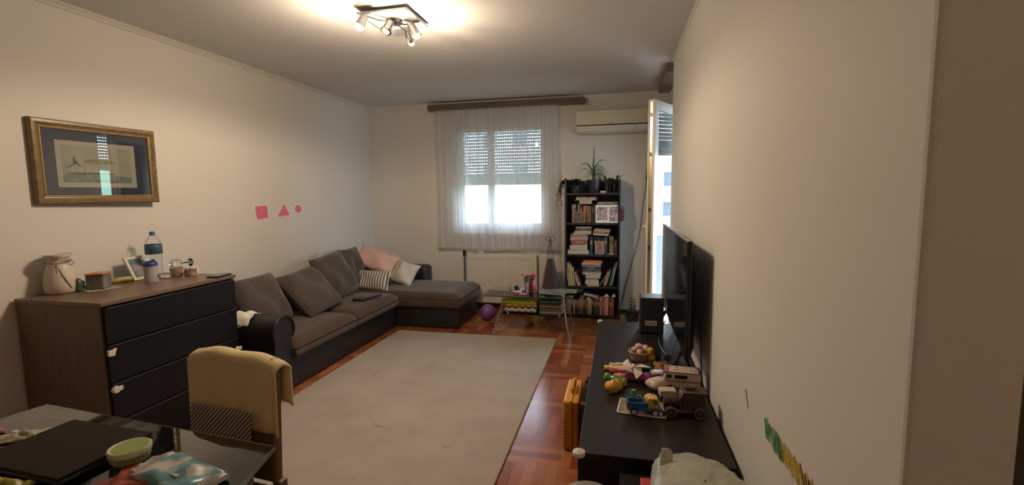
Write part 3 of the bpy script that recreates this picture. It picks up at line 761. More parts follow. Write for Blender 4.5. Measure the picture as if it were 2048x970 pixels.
# third gap (z 0.380): centre stack
stack('centre stack of the third gap', [(1175,1200,4.5,'cream',0),(1171,1200,5.5,'white',0),(1173,1199,5,'cream',0),(1174,1199,1.5,'brown',0),(1172,1203,7.5,'white',0),(1166,1205,4.5,'grey',0),(1167,1203,2,'rust',0),(1167,1203,2,'cream',0),(1167,1203,3,'teal',1),(1166,1202,5,'navy',1),(1164,1204,2,'pink',0),(1164,1204,2,'lightgreen',0),(1164,1203,3,'white',0),(1168,1206,5,'orange',1)], SH[1], 'books stacked in the middle of the second shelf board')
# third gap left: leaning yellow magazines, pair of cream books
for i, (x, h_, t, col, a) in enumerate([(1131.5,48,2.2,'lightgreen',-7),(1134.5,48,3.2,'yellow',-6),(1138.5,44,3.2,'yellow',-6),(1142.5,38,3.4,'cream',-7),(1147,26,1.6,'brown',-9)]):
    book('%s booklet leaning left, %s of five by the left upright' % (col.replace('lightgreen', 'light green'), ['first', 'second', 'third', 'fourth', 'last'][i]), 'thin books leaning at the left upright', col, px(x)+.028, SH[1]+.001+abs(math.sin(D(a)))*0, h_*K, t*K, .17, ang=D(a), y=BY0+.015, spine_out=True)
for i, (x, h_, t, col, a, lb) in enumerate([(1156.5,29,4.5,'pink',-17,'pink paperback leaning left with a patterned spine, below the tall stack'),(1161.5,29,2.5,'brown',-20,'thin brown paperback leaning on the pink one')]):
    book(lb, 'paperbacks leaning below the tall stack', col, px(x), SH[1]+.001, h_*K, t*K, .15, ang=D(a), y=BY0+.02)
for i, (x, h_, t, col, a, lb, so) in enumerate([(1200.5,23,1.5,'grey',32,'thin grey booklet leaning right beside the centre stack',1),(1207.5,30,2.6,'rust',17,'rust coloured thin book leaning right',1),(1210.5,31,2.6,'cream',17,'cream book leaning right between rust and brown ones',1),(1213.5,33,2.2,'brown',16,'brown book leaning right beside the green folder',1),(1219,49,3.2,'green',15,'tall dark green folder leaning on the right upright',1),(1223.6,49,2.2,'lightgreen',13,'pale green folder leaning against the right upright',1)]):
    book(lb, 'books leaning towards the right upright', col, px(x), SH[1]+.012, h_*K, t*K, .19, ang=D(a), y=BY0+.02, spine_out=so)
# bottom gap (z 0.045): a packed row
row = [(6,'tan'),(4,'olive'),(4,'brown'),(3,'cream'),(4,'black'),(3,'grey'),(3,'brown'),(5,'rust'),(2,'cream'),(3,'black'),(3,'maroon'),(4,'tan'),(3,'pink'),(4,'yellow'),(4,'purple'),(3,'black'),(3,'brown'),(4,'olive'),(4,'maroon'),(3,'cream'),(5,'red'),(3,'orange'),(5,'pink'),(4,'maroon'),(4,'brown'),(3.5,'red')]
x = px(1133.8); names = {}
cnt = {}
for t, c in row: cnt[c] = cnt.get(c, 0)+1
for i, (t, c) in enumerate(row):
    h_ = .198+.012*math.sin(i*2.3)-(.012 if i % 5 == 0 else 0); names[c] = names.get(c, 0)+1
    nb = row[i-1][1] if i else None
    OR2 = ['first','second','third','fourth','fifth','sixth','seventh','eighth','ninth','tenth','eleventh','twelfth','thirteenth','fourteenth','fifteenth','sixteenth','seventeenth','eighteenth','nineteenth','twentieth','twenty first','twenty second','twenty third','twenty fourth','twenty fifth','twenty sixth']
    lb = '%s book on the bottom shelf, %s' % (c, 'at the left end' if i == 0 else ('at the right end' if i == len(row)-1 else '%s from the left, beside a %s one' % (OR2[i], nb)))
    book(lb, 'books standing on the bottom shelf', c, x, SH[0]+.0005, h_, t*K-.0006, .15, y=BY0+.015+.006*(i % 3))
    x += t*K
book('thin white book lying slanted on top of the bottom row', 'loose items on the bottom row of books', 'white', px(1168), .278, .175, .008, .14, y=BY0+.02, ang=D(14), spine_out=False, lying=True)
for i, (a, b) in enumerate(((1212, 1218), (1227, 1233))):
    o = crumple('crumpled_paper', ['small crumpled paper on the bottom row, above the red books', 'small crumpled paper on the bottom row by the right upright'][i], 'paper', (px(a+3), BY0+.08, .253), .04, .06, .035, WIPE, 40+i)
# second gap right: framed photo, dark album, slanting stack, bottles
def picmat(name, cols, ns=9, axis=(1,1,1)):
    m, nt, out = newmat(name); b = bsdf(nt, (.3,.3,.3), .3)
    n = noise(nt, objco(nt, axis), ns, 3, .6); r = ramp(nt, cols); nt.links.new(n.outputs['Fac'], r.inputs['Fac'])
    nt.links.new(r.outputs['Color'], b.inputs['Base Color']); nt.links.new(b.outputs[0], out.inputs['Surface']); return m
def frame(name, label, cat, loc, w, h, bw, t, fmat, inner, lean=0, rz=0, matb=None, matw=0, group=None, stand=True):
    r = thing(name, label, cat, loc, rz, group)
    mt = RX(-lean)
    s = M()
    for q in ((-w/2, -w/2+bw, 0, h), (w/2-bw, w/2, 0, h), (-w/2+bw, w/2-bw, 0, bw), (-w/2+bw, w/2-bw, h-bw, h)): s.box(q[0], q[1], -t/2, t/2, q[2], q[3], mt)
    s.build('frame', fmat, r, bevel=.002)
    if matb: 
        M().box(-w/2+bw, w/2-bw, -t*.12, t*.2, bw, h-bw, mt).build('mount', matb, r)
    M().box(-w/2+bw+matw, w/2-bw-matw, -t*.2 if matb else -t*.1, 0, bw+matw, h-bw-matw, mt).build('photograph', inner, r)
    if stand: M().box(-.018, .018, t/2, t/2+.003, .0, h*.75, mt @ TR(0, 0, 0) @ RX(D(-10))).build('stand', BLKPL, r)
    return r
stack2 = [(1187,1219,4,'tan',0),(1186,1220,4,'rust',1),(1188,1221,3.5,'brown',0),(1190,1222,2.5,'olive',0)]
book('dark album standing behind the small framed photo', 'large books standing in the second gap', 'black', px(1188.5), SH[2]+.0005, 34*K*1.05, .030, .13, y=BY0+.07)
book('tall navy book beside the left stack of the second gap', 'large books standing in the second gap', 'navy', px(1180.5), SH[2]+.0005, 36*K, 6*K, .18, y=BY0+.03)
for i,(xx,hh,tt,c,lb) in enumerate([(1195,35,6,'purple','dark purple book standing behind the small framed photo'),(1202,35,6,'black','black book standing right of the dark purple one, behind the photo'),(1209,35,7,'green','dark green book standing left of the two tan ones'),(1220,37,4,'tan','wide tan book standing right of the framed photo'),(1225,37,3,'cream','slim cream book standing right of the wide tan one'),(1229.5,30,6,'brown','brown book standing at the right upright of the second gap')]):
    book(lb, 'large books standing in the second gap', c, px(xx), SH[2]+.0005, hh*K, tt*K-.001, .14, y=BY0+.075+.01*(i<3))
z = SH[2]+37*K+.004
for i, (a, b, t, c, so) in enumerate(stack2):
    book('%s book lying slanted, %s of four above the small photo' % (c, ['lowest', 'second', 'third', 'topmost'][i]), 'four books lying slanted in the second gap', c, px(a), z+.012, (b-a)*K, t*K-.001, .16, y=BY0+.03, spine_out=so, lying=True, ang=D(3.5)); z += t*K
frame('framed_photo', 'small photo in a pale frame, second gap of the bookcase', 'photo', (px(1200.5), BY0+.05, SH[2]+.001), .098, .145, .006, .012, mat('pale_frame', (.55,.55,.50), .4), picmat('photo_red', [(.3,(.05,.06,.05)),(.45,(.30,.10,.08)),(.6,(.35,.22,.17)),(.75,(.12,.10,.08))], 22), lean=D(6))
dish = M().lathe([(.001, 0), (.03, 0), (.038, .006), (.036, .007), (.001, .003)], (px(1223), BY0+.035, SH[2]+.001), 24).build('saucer', WHITEPL, smooth=True); tag(dish, 'tiny white saucer on the third board in front of the tan books', 'dish')
# first gap (z 1.115)
z1_ = SH[3]
frame('framed_photo', 'small brown framed photo in the first gap of the bookcase', 'photo', (px(1157.5), BY0+.04, z1_+.001), .148, .122, .010, .014, mat('tan_frame', (.30,.20,.15), .4), picmat('photo_sepia', [(.35,(.06,.035,.03)),(.55,(.16,.10,.09)),(.7,(.45,.36,.32))], 14), lean=D(5))
for i, (x_, h_, t, c, lb) in enumerate([(1143,37,3.5,'grey','grey book standing leftmost in the first gap'),(1147,38,3.5,'cream','cream book standing leftmost but one in the first gap'),(1152,32,3,'black','black book behind the brown framed photo'),(1156,38,1.8,'white','thin white book standing behind the brown framed photo'),(1158.5,38,7,'black','thick black book under the flat books of the first gap'),(1166.5,35,7,'orange','orange and tan book standing in the first gap'),(1174.5,34,2,'yellow','thin yellow book standing in the first gap'),(1177.5,34,5,'tan','tan book standing at the middle of the first gap'),(1183.5,36,4,'navy','navy book standing at the middle of the first gap'),(1188,38,3,'teal','teal book beside the photo collage')]):
    book(lb, 'books standing in the first gap', c, px(x_), z1_+.0005, h_*K, t*K-.001, .13, y=BY0+.085)
z = z1_+38.6*K
for i, (a, b, t, c, lb, so) in enumerate([(1159,1184,4,'pink','pinkish book lying flat, lowest of the pile near the top board',0),(1158,1185,3.5,'cream','cream book lying flat, second of the pile near the top board',0),(1150,1196,1.6,'grey','thin wide grey folder in the pile near the top board',0),(1152,1191,2.6,'white','white book lying flat under the tan pair',0)]):
    book(lb, 'pile lying flat near the top board', c, px(a), z, (b-a)*K, t*K-.001, .16, y=BY0+.03, spine_out=so, lying=True); z += t*K
book('tan book lying at the left on top of the pile near the top board', 'pile lying flat near the top board', 'tan', px(1153), z, 20*K, 3*K, .14, y=BY0+.03, spine_out=True, lying=True)
book('tan book lying at the right on top of the pile near the top board', 'pile lying flat near the top board', 'rust', px(1174.5), z, 20*K, 3*K, .14, y=BY0+.035, spine_out=True, lying=True)
for i in range(5):
    book('%s book upright behind the photo collage, %s from the left' % (['maroon','grey','navy','brown','olive'][i], ['first','second','third','fourth','fifth'][i]), 'books hidden behind the photo collage', ['maroon','grey','navy','brown','olive'][i], px(1193+8*i), z1_+.0005, 38*K, 7.4*K, .12, y=BY0+.12)
book('white book lying flat on the row behind the photo collage', 'pile lying flat near the top board', 'white', px(1195), z1_+38.6*K, 41*K, 3.6*K, .15, y=BY0+.06, spine_out=False, lying=True)
cg = thing('photo_collage', 'white mount with two family photos propped in front of the bookcase', 'photo', (px(1214.5), BY0+.012, z1_+.001), 0)
mt = RX(D(-3))
M().box(-.125, .125, -.004, .004, 0, .205, mt).build('mount', mat('white_card', (.72,.66,.60), .7), cg, bevel=.001)
PF = picmat('photo_family', [(.3,(.04,.04,.07)),(.42,(.10,.16,.20)),(.52,(.50,.30,.28)),(.62,(.55,.45,.38)),(.75,(.35,.05,.06))], 34)
M().box(-.110, .008, -.0055, -.0035, .03, .178, mt).build('photograph', PF, cg)
M().box(.030, .118, -.0055, -.0035, .015, .182, mt).build('photograph', PF, cg)
# wristlet hanging over the right upright
wl = thing('hanging_pouch', 'dark red pouch with a black loop hanging on the bookcase upright', 'pouch', (px(1242.5), BY0+.03, 1.128), 0)
M().pillow(.060, .150, .02, TR(0,0,.085), n=8, seed=3).build('pouch', mat('maroon_cloth', (.14,.03,.05), .8, nscale=80, var=.5), wl, smooth=True)
M().tube([(-.03,0,.10)]+[(-.03+.0,0,.14), (-.02,0,.165), (.01,0,.17), (.028,0,.155), (.03,0,.12), (.03,0,.03), (.01,0,.005), (-.025,0,.01)], .005, 8).build('loop', BLKPL, wl, smooth=True)
def lathe_thing(name, prof, m_, loc, label, cat, n=24, smooth=True, group=None, ang=40):
    o = M().lathe(prof, (0,0,0), n).build(name, m_, smooth=smooth, loc=loc, ang=ang); return tag(o, label, cat, group)

# ------------------------------------------------------------------ picture on the left wall
GOLD = wood('gilt_wood', (.13,.082,.036), (.25,.165,.075), .35, (6,6,6), 8, .6)
GOLD2 = mat('gilt_bead', (.62,.46,.20), .3, metal=.6, var=.15)
pic = thing('framed_picture', 'gilt framed watercolour with a dark blue mount on the left wall', 'picture', (XL+.024, 2.365, 1.43), PI/2-math.radians(3))
PW, PH = .70, .485
def pf(bw, d0, d1, w, h, x=0, z=0):
    s = M()
    for q in ((-w/2, -w/2+bw, 0, h), (w/2-bw, w/2, 0, h), (-w/2, w/2, 0, bw), (-w/2, w/2, h-bw, h)): s.box(x+q[0], x+q[1], d0, d1, z+q[2], z+q[3])
    return s
def mitre(w, h, prof):
    """moulded frame: prof = (inset, depth) from outer edge"""
    s = M(); rings = []
    for (i, d) in prof:
        rings.append([Vector((-w/2+i, -d, i)), Vector((w/2-i, -d, i)), Vector((w/2-i, -d, h-i)), Vector((-w/2+i, -d, h-i))])
    return s.rings(rings, True, False, False)
o = mitre(PW, PH, [(0, 0), (0, .020), (.008, .030), (.022, .032), (.036, .022), (.044, .020)]).build('frame', GOLD, pic); 
mitre(PW, PH, [(.043, .019), (.044, .024), (.047, .026), (.050, .024), (.051, .012)]).build('bead', GOLD2, pic)
M().box(-PW/2+.045, PW/2-.045, -.010, -.004, .045, PH-.045).build('mount', mat('navy_mount', (.030,.045,.085), .85, nscale=200, var=.1), pic)
art = M().box(-.232, .212, -.0115, -.010, .098, .372).build('artwork', mat('aged_paper', (.50,.46,.38), .9, nscale=20, var=.06), pic)
M().box(-.205, .180, -.0122, -.0115, .125, .345).build('wash', mat('wash_beige', (.40,.385,.31), .9, nscale=14, var=.10), art)
def pp(pts, m_, nm, d=.0128): M().prism(pts, -d, -.0121, 'y').build(nm, m_, art)
pp([(-.205,.128),(.18,.128),(.18,.165),(.05,.172),(-.02,.176),(-.12,.178),(-.19,.172),(-.205,.165)], mat('wash_teal', (.20,.27,.22), .9, nscale=30, var=.25), 'painted_water')
pp([(-.09,.262),(-.05,.268),(.0,.272),(.05,.268),(.085,.262),(.09,.248),(.03,.242),(-.04,.243),(-.09,.245)], mat('wash_olive', (.26,.25,.09), .9, nscale=60, var=.4), 'painted_headland')
pp([(-.06,.135),(-.02,.128),(.06,.126),(.11,.132),(.05,.140),(-.02,.142)], mat('wash_dark', (.10,.11,.08), .9, nscale=60, var=.5), 'painted_boat')
pp([(-.150,.235),(-.142,.285),(-.134,.262),(-.120,.238),(-.105,.222),(-.118,.226),(-.137,.240),(-.16,.222),(-.20,.205),(-.165,.226)], mat('wash_ink', (.07,.06,.055), .9, nscale=60, var=.5), 'painted_spire')
pp([(-.18,.178),(.08,.178),(.085,.184),(.0,.188),(-.08,.186),(-.18,.184)], MATS['wash_ink'], 'painted_quay', .0131)
for i in range(6): pp([(-.165+.04*i,.190),(-.140+.04*i,.190),(-.140+.04*i,.206+.006*(i % 3)),(-.152+.04*i,.216+.004*(i % 2)),(-.165+.04*i,.206)], mat('wash_white', (.50,.48,.40), .9, nscale=60, var=.15), 'painted_house')
M().box(-PW/2+.048, PW/2-.048, -.0165, -.0155, .048, PH-.048).build('glass', glass('picture_glass', (.96,.97,.97), 1.5, boost=1.6), pic)

# paper shapes stuck on the left wall
PINKP = mat('pink_paper', (.68,.17,.27), .8, nscale=60, var=.06); WCARD = mat('white_border', (.78,.72,.70), .85)
def sticker(name, pts, label, c):
    cy_ = sum(p[0] for p in pts)/len(pts); cz = sum(p[1] for p in pts)/len(pts)
    r = M().prism([(cy_+(p[0]-cy_)*1.13, cz+(p[1]-cz)*1.13) for p in pts], XL+.0004, XL+.0018, 'x').build(name, WCARD)
    M().prism(pts, XL+.0018, XL+.0030, 'x').build('pink_face', PINKP, r); return tag(r, label, 'wall sticker', None)
sticker('paper_square', [(3.672,1.372),(3.822,1.378),(3.832,1.262),(3.688,1.250)], 'pink paper square stuck on the left wall above the sofa', 0)
sticker('paper_triangle', [(4.052,1.388),(4.132,1.274),(3.955,1.264)], 'pink paper triangle stuck on the left wall between square and circle', 0)
sticker('paper_circle', [(4.262+.050*math.cos(2*PI*k/28), 1.330+.040*math.sin(2*PI*k/28)) for k in range(28)], 'dark pink paper circle stuck on the left wall above the sofa', 0)

# crayon scribbles on the right wall
def scribble(name, col, pts, amp, n, rad, label, seed):
    rnd = random.Random(seed); P = []
    (ya, za), (yb, zb) = pts
    for k in range(n):
        t = k/(n-1); y = ya+(yb-ya)*t; z = za+(zb-za)*t; sg = 1 if k % 2 else -1
        P.append((XR+rad*.62, y+.018*sg+rnd.uniform(-.004,.004), z+sg*amp*(.75+.5*rnd.random())))
    o = M().tube(P, rad, 5).build(name, mat(name+'_'+label.split()[0], col, .8, nscale=150, var=.35)); o.scale = (1, 1, 1); return tag(o, label, 'crayon mark')
scribble('crayon_mark', (.05,.12,.26), ((1.765,.727),(1.758,.727)), .024, 9, .0035, 'blue crayon stroke low on the right wall', 1)
scribble('crayon_mark', (.06,.22,.10), ((1.545,.732),(1.385,.735)), .026, 34, .0055, 'green crayon scribble low on the right wall', 2)
scribble('crayon_mark', (.52,.38,.04), ((1.400,.738),(1.155,.752)), .024, 50, .0060, 'yellow crayon scribble low on the right wall', 3)

# cable on the back wall
c = M().tube(bez((.315,YB-.012,1.735), (.30,YB-.012,1.5), (.275,YB-.012,1.45), (.262,YB-.012,1.25), 10)+bez((.262,YB-.012,1.25), (.25,YB-.012,1.0), (.20,YB-.012,.80), (.165,YB-.012,.66), 10)[1:]+bez((.165,YB-.012,.66), (.12,YB-.012,.45), (.06,YB-.012,.25), (.045,YB-.012,.10), 10)[1:], .0055, 8).build('wall_cable', mat('cable_grey', (.30,.31,.32), .6), smooth=True)
M().tube(bez((.318,YB-.012,1.76), (.315,YB-.012,1.72), (.31,YB-.012,1.66), (.298,YB-.012,1.60), 8), .008, 8).build('sleeve', BLKPL, c, smooth=True)
tag(c, 'grey cable hanging down the back wall right of the bookcase', 'cable')

# ------------------------------------------------------------------ things on the chest of drawers
ZD = .926
VW = mat('vase_ceramic', (.60,.53,.43), .3, nscale=12, var=.04)
va = thing('vase', 'cream ceramic vase with a brown cord bow on the chest', 'vase', (-3.112, 2.045, ZD))
M().lathe([(.001,.0),(.062,.0),(.070,.008),(.074,.045),(.071,.085),(.063,.125),(.053,.158),(.046,.176),(.047,.188),(.055,.204),(.066,.221),(.064,.223),(.052,.205),(.043,.188),(.042,.176),(.048,.158),(.058,.12),(.064,.05),(.001,.01)], n=32).build('body', VW, va, smooth=True, ang=80)
CORD = mat('brown_cord', (.05,.028,.02), .8)
s = M(); s.tube([(.0485*math.cos(t), .0485*math.sin(t), .172) for t in [2*PI*k/24 for k in range(25)]], .0018, 6)
s.tube([(.030,-.030,.172),(.040,-.02,.178),(.052,.0,.184),(.052,.03,.182),(.05,.045,.172),(.048,.04,.160),(.048,.01,.158),(.042,-.02,.168),(.030,-.030,.172)], .0018, 6)
s.tube(bez((.030,-.030,.172),(.055,-.04,.13),(.085,-.02,.07),(.074,.005,.03)), .0018, 6); s.tube(bez((.030,-.030,.172),(.05,-.045,.15),(.055,-.05,.14),(.055,-.05,.12)), .0018, 6)
s.tube(bez((.030,-.030,.172),(.045,.0,.176),(.05,.02,.182),(.05,.035,.192)), .0018, 6)
s.build('cord_bow', CORD, va, smooth=True)
fg = thing('figurine', 'dark green painted figurine beside the vase', 'figurine', (-3.055, 2.100, ZD), D(20))
GRN = mat('green_glaze', (.05,.085,.065), .35, nscale=45, var=.6)
s = M(); s.cbox((0,0,.006), (.06,.05,.012)); s.build('base', GRN, fg, bevel=.003)
M().lathe([(.020,.010),(.024,.03),(.020,.055),(.012,.072),(.001,.078)], (0,-.006,0), 14).build('body', GRN, fg, smooth=True)
s = M(); s.sphere((.0,.020,.045), .015, 10, 8); s.sphere((.0,.028,.022), .012, 10, 8); s.build('figure', mat('green_glaze_light', (.09,.15,.10), .35, nscale=45, var=.5), fg, smooth=True)
sf = thing('small_figurine', 'tiny grey green ornament between figurine and glass box', 'figurine', (-3.02, 2.150, ZD))
M().lathe([(.016,0),(.017,.006),(.010,.012),(.012,.022),(.008,.032),(.001,.035)], n=12).build('body', mat('grey_glaze', (.16,.18,.16), .35, nscale=60, var=.5), sf, smooth=True)
M().lathe([(.018,.0),(.018,.003),(.001,.004)], (0,.02,0), 12).build('base', GRN, sf)
pap = M().box(-.06,.06,-.08,.08,0,.003).build('flat_leaflet', mat('leaflet_grey', (.36,.34,.30), .6, nscale=30, var=.3), loc=(-2.99,2.17,ZD)); pap.rotation_euler[2] = D(-18); tag(pap, 'flat grey leaflet lying under the orange lidded box', 'leaflet')
jb = thing('storage_tin', 'square grey tin with an orange lid on the chest', 'tin', (-3.010, 2.175, ZD+.0035), D(28))
M().box(-.046,.046,-.046,.046,0,.082).build('body', mat('tin_grey', (.17,.165,.15), .3, nscale=18, var=.45), jb, bevel=.008, seg=3)
M().box(-.048,.048,-.048,.048,.082,.094).build('lid', mat('orange_lid', (.48,.17,.09), .4, nscale=20, var=.15), jb, bevel=.006, seg=3)
lf_ = M().pillow(.17,.05,.022, RX(PI/2), n=8, seed=5, wr=.002).build('snack_packet', mat('olive_packet', (.34,.29,.07), .5, nscale=25, var=.3), smooth=True, loc=(-3.10,2.375,ZD+.015)); lf_.rotation_euler[2] = D(78); tag(lf_, 'flat yellow green packet between the tin and the photo', 'packet')
frame('framed_photo', 'white framed baby photo leaning back on the chest', 'photo', (-3.062, 2.487, ZD), .130, .165, .018, .014, mat('white_frame', (.66,.61,.53), .4),
      picmat('photo_baby', [(.3,(.05,.09,.13)),(.45,(.16,.22,.26)),(.58,(.42,.27,.22)),(.7,(.30,.36,.40))], 12), lean=D(26), rz=D(94), stand=True)
WB = thing('water_bottle', 'tall clear plastic water bottle with blue cap and label', 'bottle', (-3.045, 2.560, ZD))
PET = glass('pet_plastic', (.93,.965,.975), 1.30, .05, boost=.35)
M().lathe([(.001,.004),(.030,.0),(.044,.008),(.047,.03),(.046,.06),(.041,.085),(.041,.10),(.047,.125),(.048,.18),(.0475,.222),(.044,.245),(.032,.268),(.018,.284),(.015,.295)], n=28, cap1=False).build('bottle_body', PET, WB, smooth=True, ang=80)
M().lathe([(.0485,.160),(.0492,.162),(.0492,.222),(.048,.224)], n=28, cap0=False, cap1=False).build('label_band', mat('bottle_label', (.035,.075,.14), .4, nscale=25, var=.5), WB, smooth=True)
M().lathe([(.0165,.284),(.0165,.308),(.014,.310),(.001,.310)], n=20).build('cap', mat('blue_cap', (.04,.16,.34), .4), WB, smooth=True)
BC = thing('training_cup', 'frosted toddler cup with dark blue lid before the water bottle', 'cup', (-2.905, 2.410, ZD))
M().lathe([(.001,.002),(.034,.0),(.038,.01),(.036,.05),(.037,.085),(.040,.110)], n=26).build('cup_body', mat('frosted_plastic', (.48,.47,.44), .35, nscale=20, var=.06, Alpha=.82), BC, smooth=True)
s = M().lathe([(.041,.105),(.041,.118),(.034,.130),(.020,.136),(.001,.137)], n=26); s.lathe([(.012,.128),(.011,.142),(.006,.145),(.001,.145)], (.012,.012,0), 14); s.build('lid', mat('blue_lid', (.015,.035,.19), .35), BC, smooth=True)
M().cbox((.030,.022,.038), (.006,.016,.018), rz=D(36)).build('printed_motif', MATS['blue_lid'], BC, bevel=.002)
us = M().cyl((-.025,0,.008), (.012,0,.008), .008, .007, 12); us.cyl((.012,0,.008), (.028,0,.008), .0045, .004, 10); us = us.build('marker_cap', mat('ivory_plastic', (.62,.56,.44), .4), smooth=True, loc=(-2.925,2.540,ZD)); us.rotation_euler[2] = D(-60); tag(us, 'small ivory plastic stick between bottle and brown mug', 'stick')
crumple('crumpled_foil', 'crumpled clear wrapper behind the ivory stick', 'wrapper', (-2.985,2.565,ZD), .09, .07, .022, mat('foil_wrap', (.42,.44,.46), .25, nscale=40, var=.3), 9)
def mug(name, label, loc, r, h, cols, rz, seed):
    t = thing(name, label, 'cup', loc, rz)
    m_ = picmat(name+str(seed), cols, 28)
    M().lathe([(.001,.004),(r*.72,0),(r*.78,.004),(r*.9,h*.45),(r,h),(r*.94,h),(r*.82,h*.45),(r*.6,.008),(.001,.008)], n=26).build('cup_body', m_, t, smooth=True, ang=70)
    M().lathe([(.001,h*.86),(r*.90,h*.86)], n=20, cap0=False, cap1=False).build('drink', mat('coffee', (.05,.03,.02), .2), t)
    M().tube([(r*.92,0,h*.8),(r*1.35,0,h*.82),(r*1.6,0,h*.58),(r*1.45,0,h*.32),(r*.85,0,h*.22)], .0042, 8).build('handle', m_, t, smooth=True)
    return t
mug('mug', 'brown patterned mug on the chest near the wine glass', (-2.945, 2.625, ZD), .040, .058, [(.35,(.24,.16,.12)),(.5,(.40,.31,.25)),(.62,(.12,.06,.06))], D(55), 1)
mug('espresso_cup', 'small white and red espresso cup right of the brown mug', (-2.862, 2.668, ZD), .032, .046, [(.38,(.34,.09,.10)),(.5,(.60,.52,.45)),(.66,(.55,.48,.42))], D(200), 2)
ns = thing('nasal_spray', 'white spray bottle with pink band behind the brown mug', 'bottle', (-3.03, 2.680, ZD))
M().lathe([(.001,0),(.017,0),(.018,.004),(.018,.06),(.014,.068),(.014,.08)], n=18).build('bottle_body', WHITEPL, ns, smooth=True); M().lathe([(.0183,.03),(.0183,.055)], n=18, cap0=False, cap1=False).build('label_band', mat('pink_band', (.45,.24,.20), .5), ns)
M().lathe([(.013,.08),(.012,.09),(.006,.094),(.004,.118),(.001,.119)], n=14).build('nozzle', WHITEPL, ns, smooth=True)
wb = M().box(-.030,.030,-.034,.034,0,.050).build('paper_box', mat('white_box', (.66,.66,.65), .6, var=.03), loc=(-2.90,2.765,ZD)); wb.rotation_euler[2] = D(15); wb.location.y = 2.700; tag(wb, 'small white box under the lying wine glass', 'box')
WGL = glass('wine_glass_clear', (.97,.98,.98), 1.4, boost=.6)
wg = thing('wine_glass', 'clear stemmed glass lying on its side on the chest', 'glass', (-2.985, 2.690, ZD+.086), 0, rx=D(-93), ry=D(0))
M().lathe([(.001,-.02),(.020,-.014),(.030,.004),(.031,.03),(.026,.05)][::-1], n=24, cap0=False, cap1=False, mtx=RX(PI)).build('bowl', WGL, wg, smooth=True)
M().cyl((0,0,.018), (0,0,.085), .004, None, 10).build('stem', glass('stem_glass', (.75,.78,.8), 1.6), wg, smooth=True)
M().lathe([(.001,.083),(.026,.088),(.028,.090),(.001,.092)], n=24).build('foot', glass('foot_glass', (.8,.82,.85), 1.9), wg, smooth=True)
wg.location = (-2.955, 2.655, ZD+.0535+.030)
bx = thing('phone_case', 'flat black phone on the front right corner of the chest', 'phone', (-2.640, 2.665, ZD), D(8))
M().box(-.040,.040,-.070,.070,0,.011).build('body', BLKPL, bx, bevel=.004); M().box(-.036,.036,-.064,.064,.0111,.0122).build('screen', mat('grey_screen', (.10,.11,.12), .15), bx)

# ------------------------------------------------------------------ things by the radiator
ad = thing('power_adapter', 'white plug adapter with cable on top of the radiator', 'power adapter', (-1.68, 5.735, .713))
M().box(-.055,.02,-.022,.022,0,.038).build('body', WHITEPL, ad, bevel=.008); M().box(.02,.07,-.02,.02,0,.034).build('plug', mat('grey_plug', (.30,.33,.38), .5), ad, bevel=.008)
s = M()
for x in (-.045,-.028,-.010): s.cyl((x,-.0235,.02), (x,-.022,.02), .005, None, 10)
s.build('socket', BLKPL, ad)
M().tube(bez((.07,0,.01),(.2,0,.005),(.32,.0,.07),(.55,.0,.004)), .003, 6).build('cord', BLKPL, ad, smooth=True)
po = thing('walking_stick', 'grey metal pole with black cap leaning left of the radiator', 'pole', (-1.945, 5.60, 0))
M().cyl((0,0,.0), (.0,0,.70), .012, .012, 14).build('pole', mat('pole_steel', (.16,.15,.14), .35, metal=.6), po, smooth=True)
M().box(-.019,.019,-.016,.016,.70,.765).build('cap', BLKPL, po, bevel=.004); M().cyl((0,0,0), (0,0,.03), .016, None, 14).build('ferrule', BLKPL, po); M().cyl((.0,-.014,.665),(.0,-.004,.665),.008).build('clamp', BLKPL, po)
po.location = (-1.875, 5.60, 0)
wk = thing('wicker_stand', 'tapering brown wicker floor stand with a curled black wire top', 'wicker stand', (-.775, 5.44, 0), D(20))
WK = stripes('wicker', [(0, (.050,.034,.030)), (.5, (.085,.060,.052)), (.8, (.025,.018,.016))], 2, .012)
s = M(); s.rings([[Vector((r*sx_, r*sy_, z)) for sx_, sy_ in ((-1,-1),(1,-1),(1,1),(-1,1))] for r, z in ((.100,.03),(.092,.20),(.078,.35),(.055,.52),(.027,.70))]); s.build('body', WK, wk, bevel=.006)
WIRE = mat('black_wire', (.012,.012,.014), .4)
for k, (sx_, sy_) in enumerate(((-1,-1),(1,-1),(1,1),(-1,1))):
    M().tube([(sx_*.104,sy_*.104,.0),(sx_*.098,sy_*.098,.2),(sx_*.060,sy_*.060,.52),(sx_*.030,sy_*.030,.70),(sx_*.004,sy_*.004,.93)], .0035, 6).build('wire_leg', WIRE, wk, smooth=True)
s = M()
for sg in (-1, 1): s.tube([(0,0,.90),(sg*.004,0,.925)]+[(sg*(.030+.026*math.cos(t)), 0, .935+.024*math.sin(t)) for t in [PI-2*PI*k/20*.95+.2 for k in range(21)]], .003, 6)
s.build('wire_curl', WIRE, wk, smooth=True)
wk.rotation_euler[2] = D(-12)

# balls
bl = tag(M().sphere((0,0,0), .094, 28, 18).build('play_ball', mat('purple_rubber', (.20,.07,.26), .45, nscale=8, var=.05), smooth=True, ang=180, loc=(-1.475, 5.20, .094)), 'purple ball on the floor between chaise and coffee table', 'ball')
yb = thing('balloon', 'yellow balloon on the floor behind the coffee table', 'balloon', (-.955, 5.16, .098))
M().lathe([(.001,-.095),(.035,-.088),(.068,-.065),(.090,-.025),(.095,.015),(.080,.060),(.045,.088),(.001,.097)], n=26).build('balloon_skin', mat('yellow_latex', (.50,.42,.05), .35, var=.05), yb, smooth=True, ang=180)
M().lathe([(.004,0),(.010,.018),(.001,.016)], (.055,-.055,-.078), 10, RX(D(150))).build('knot', MATS['yellow_latex'], yb, smooth=True)

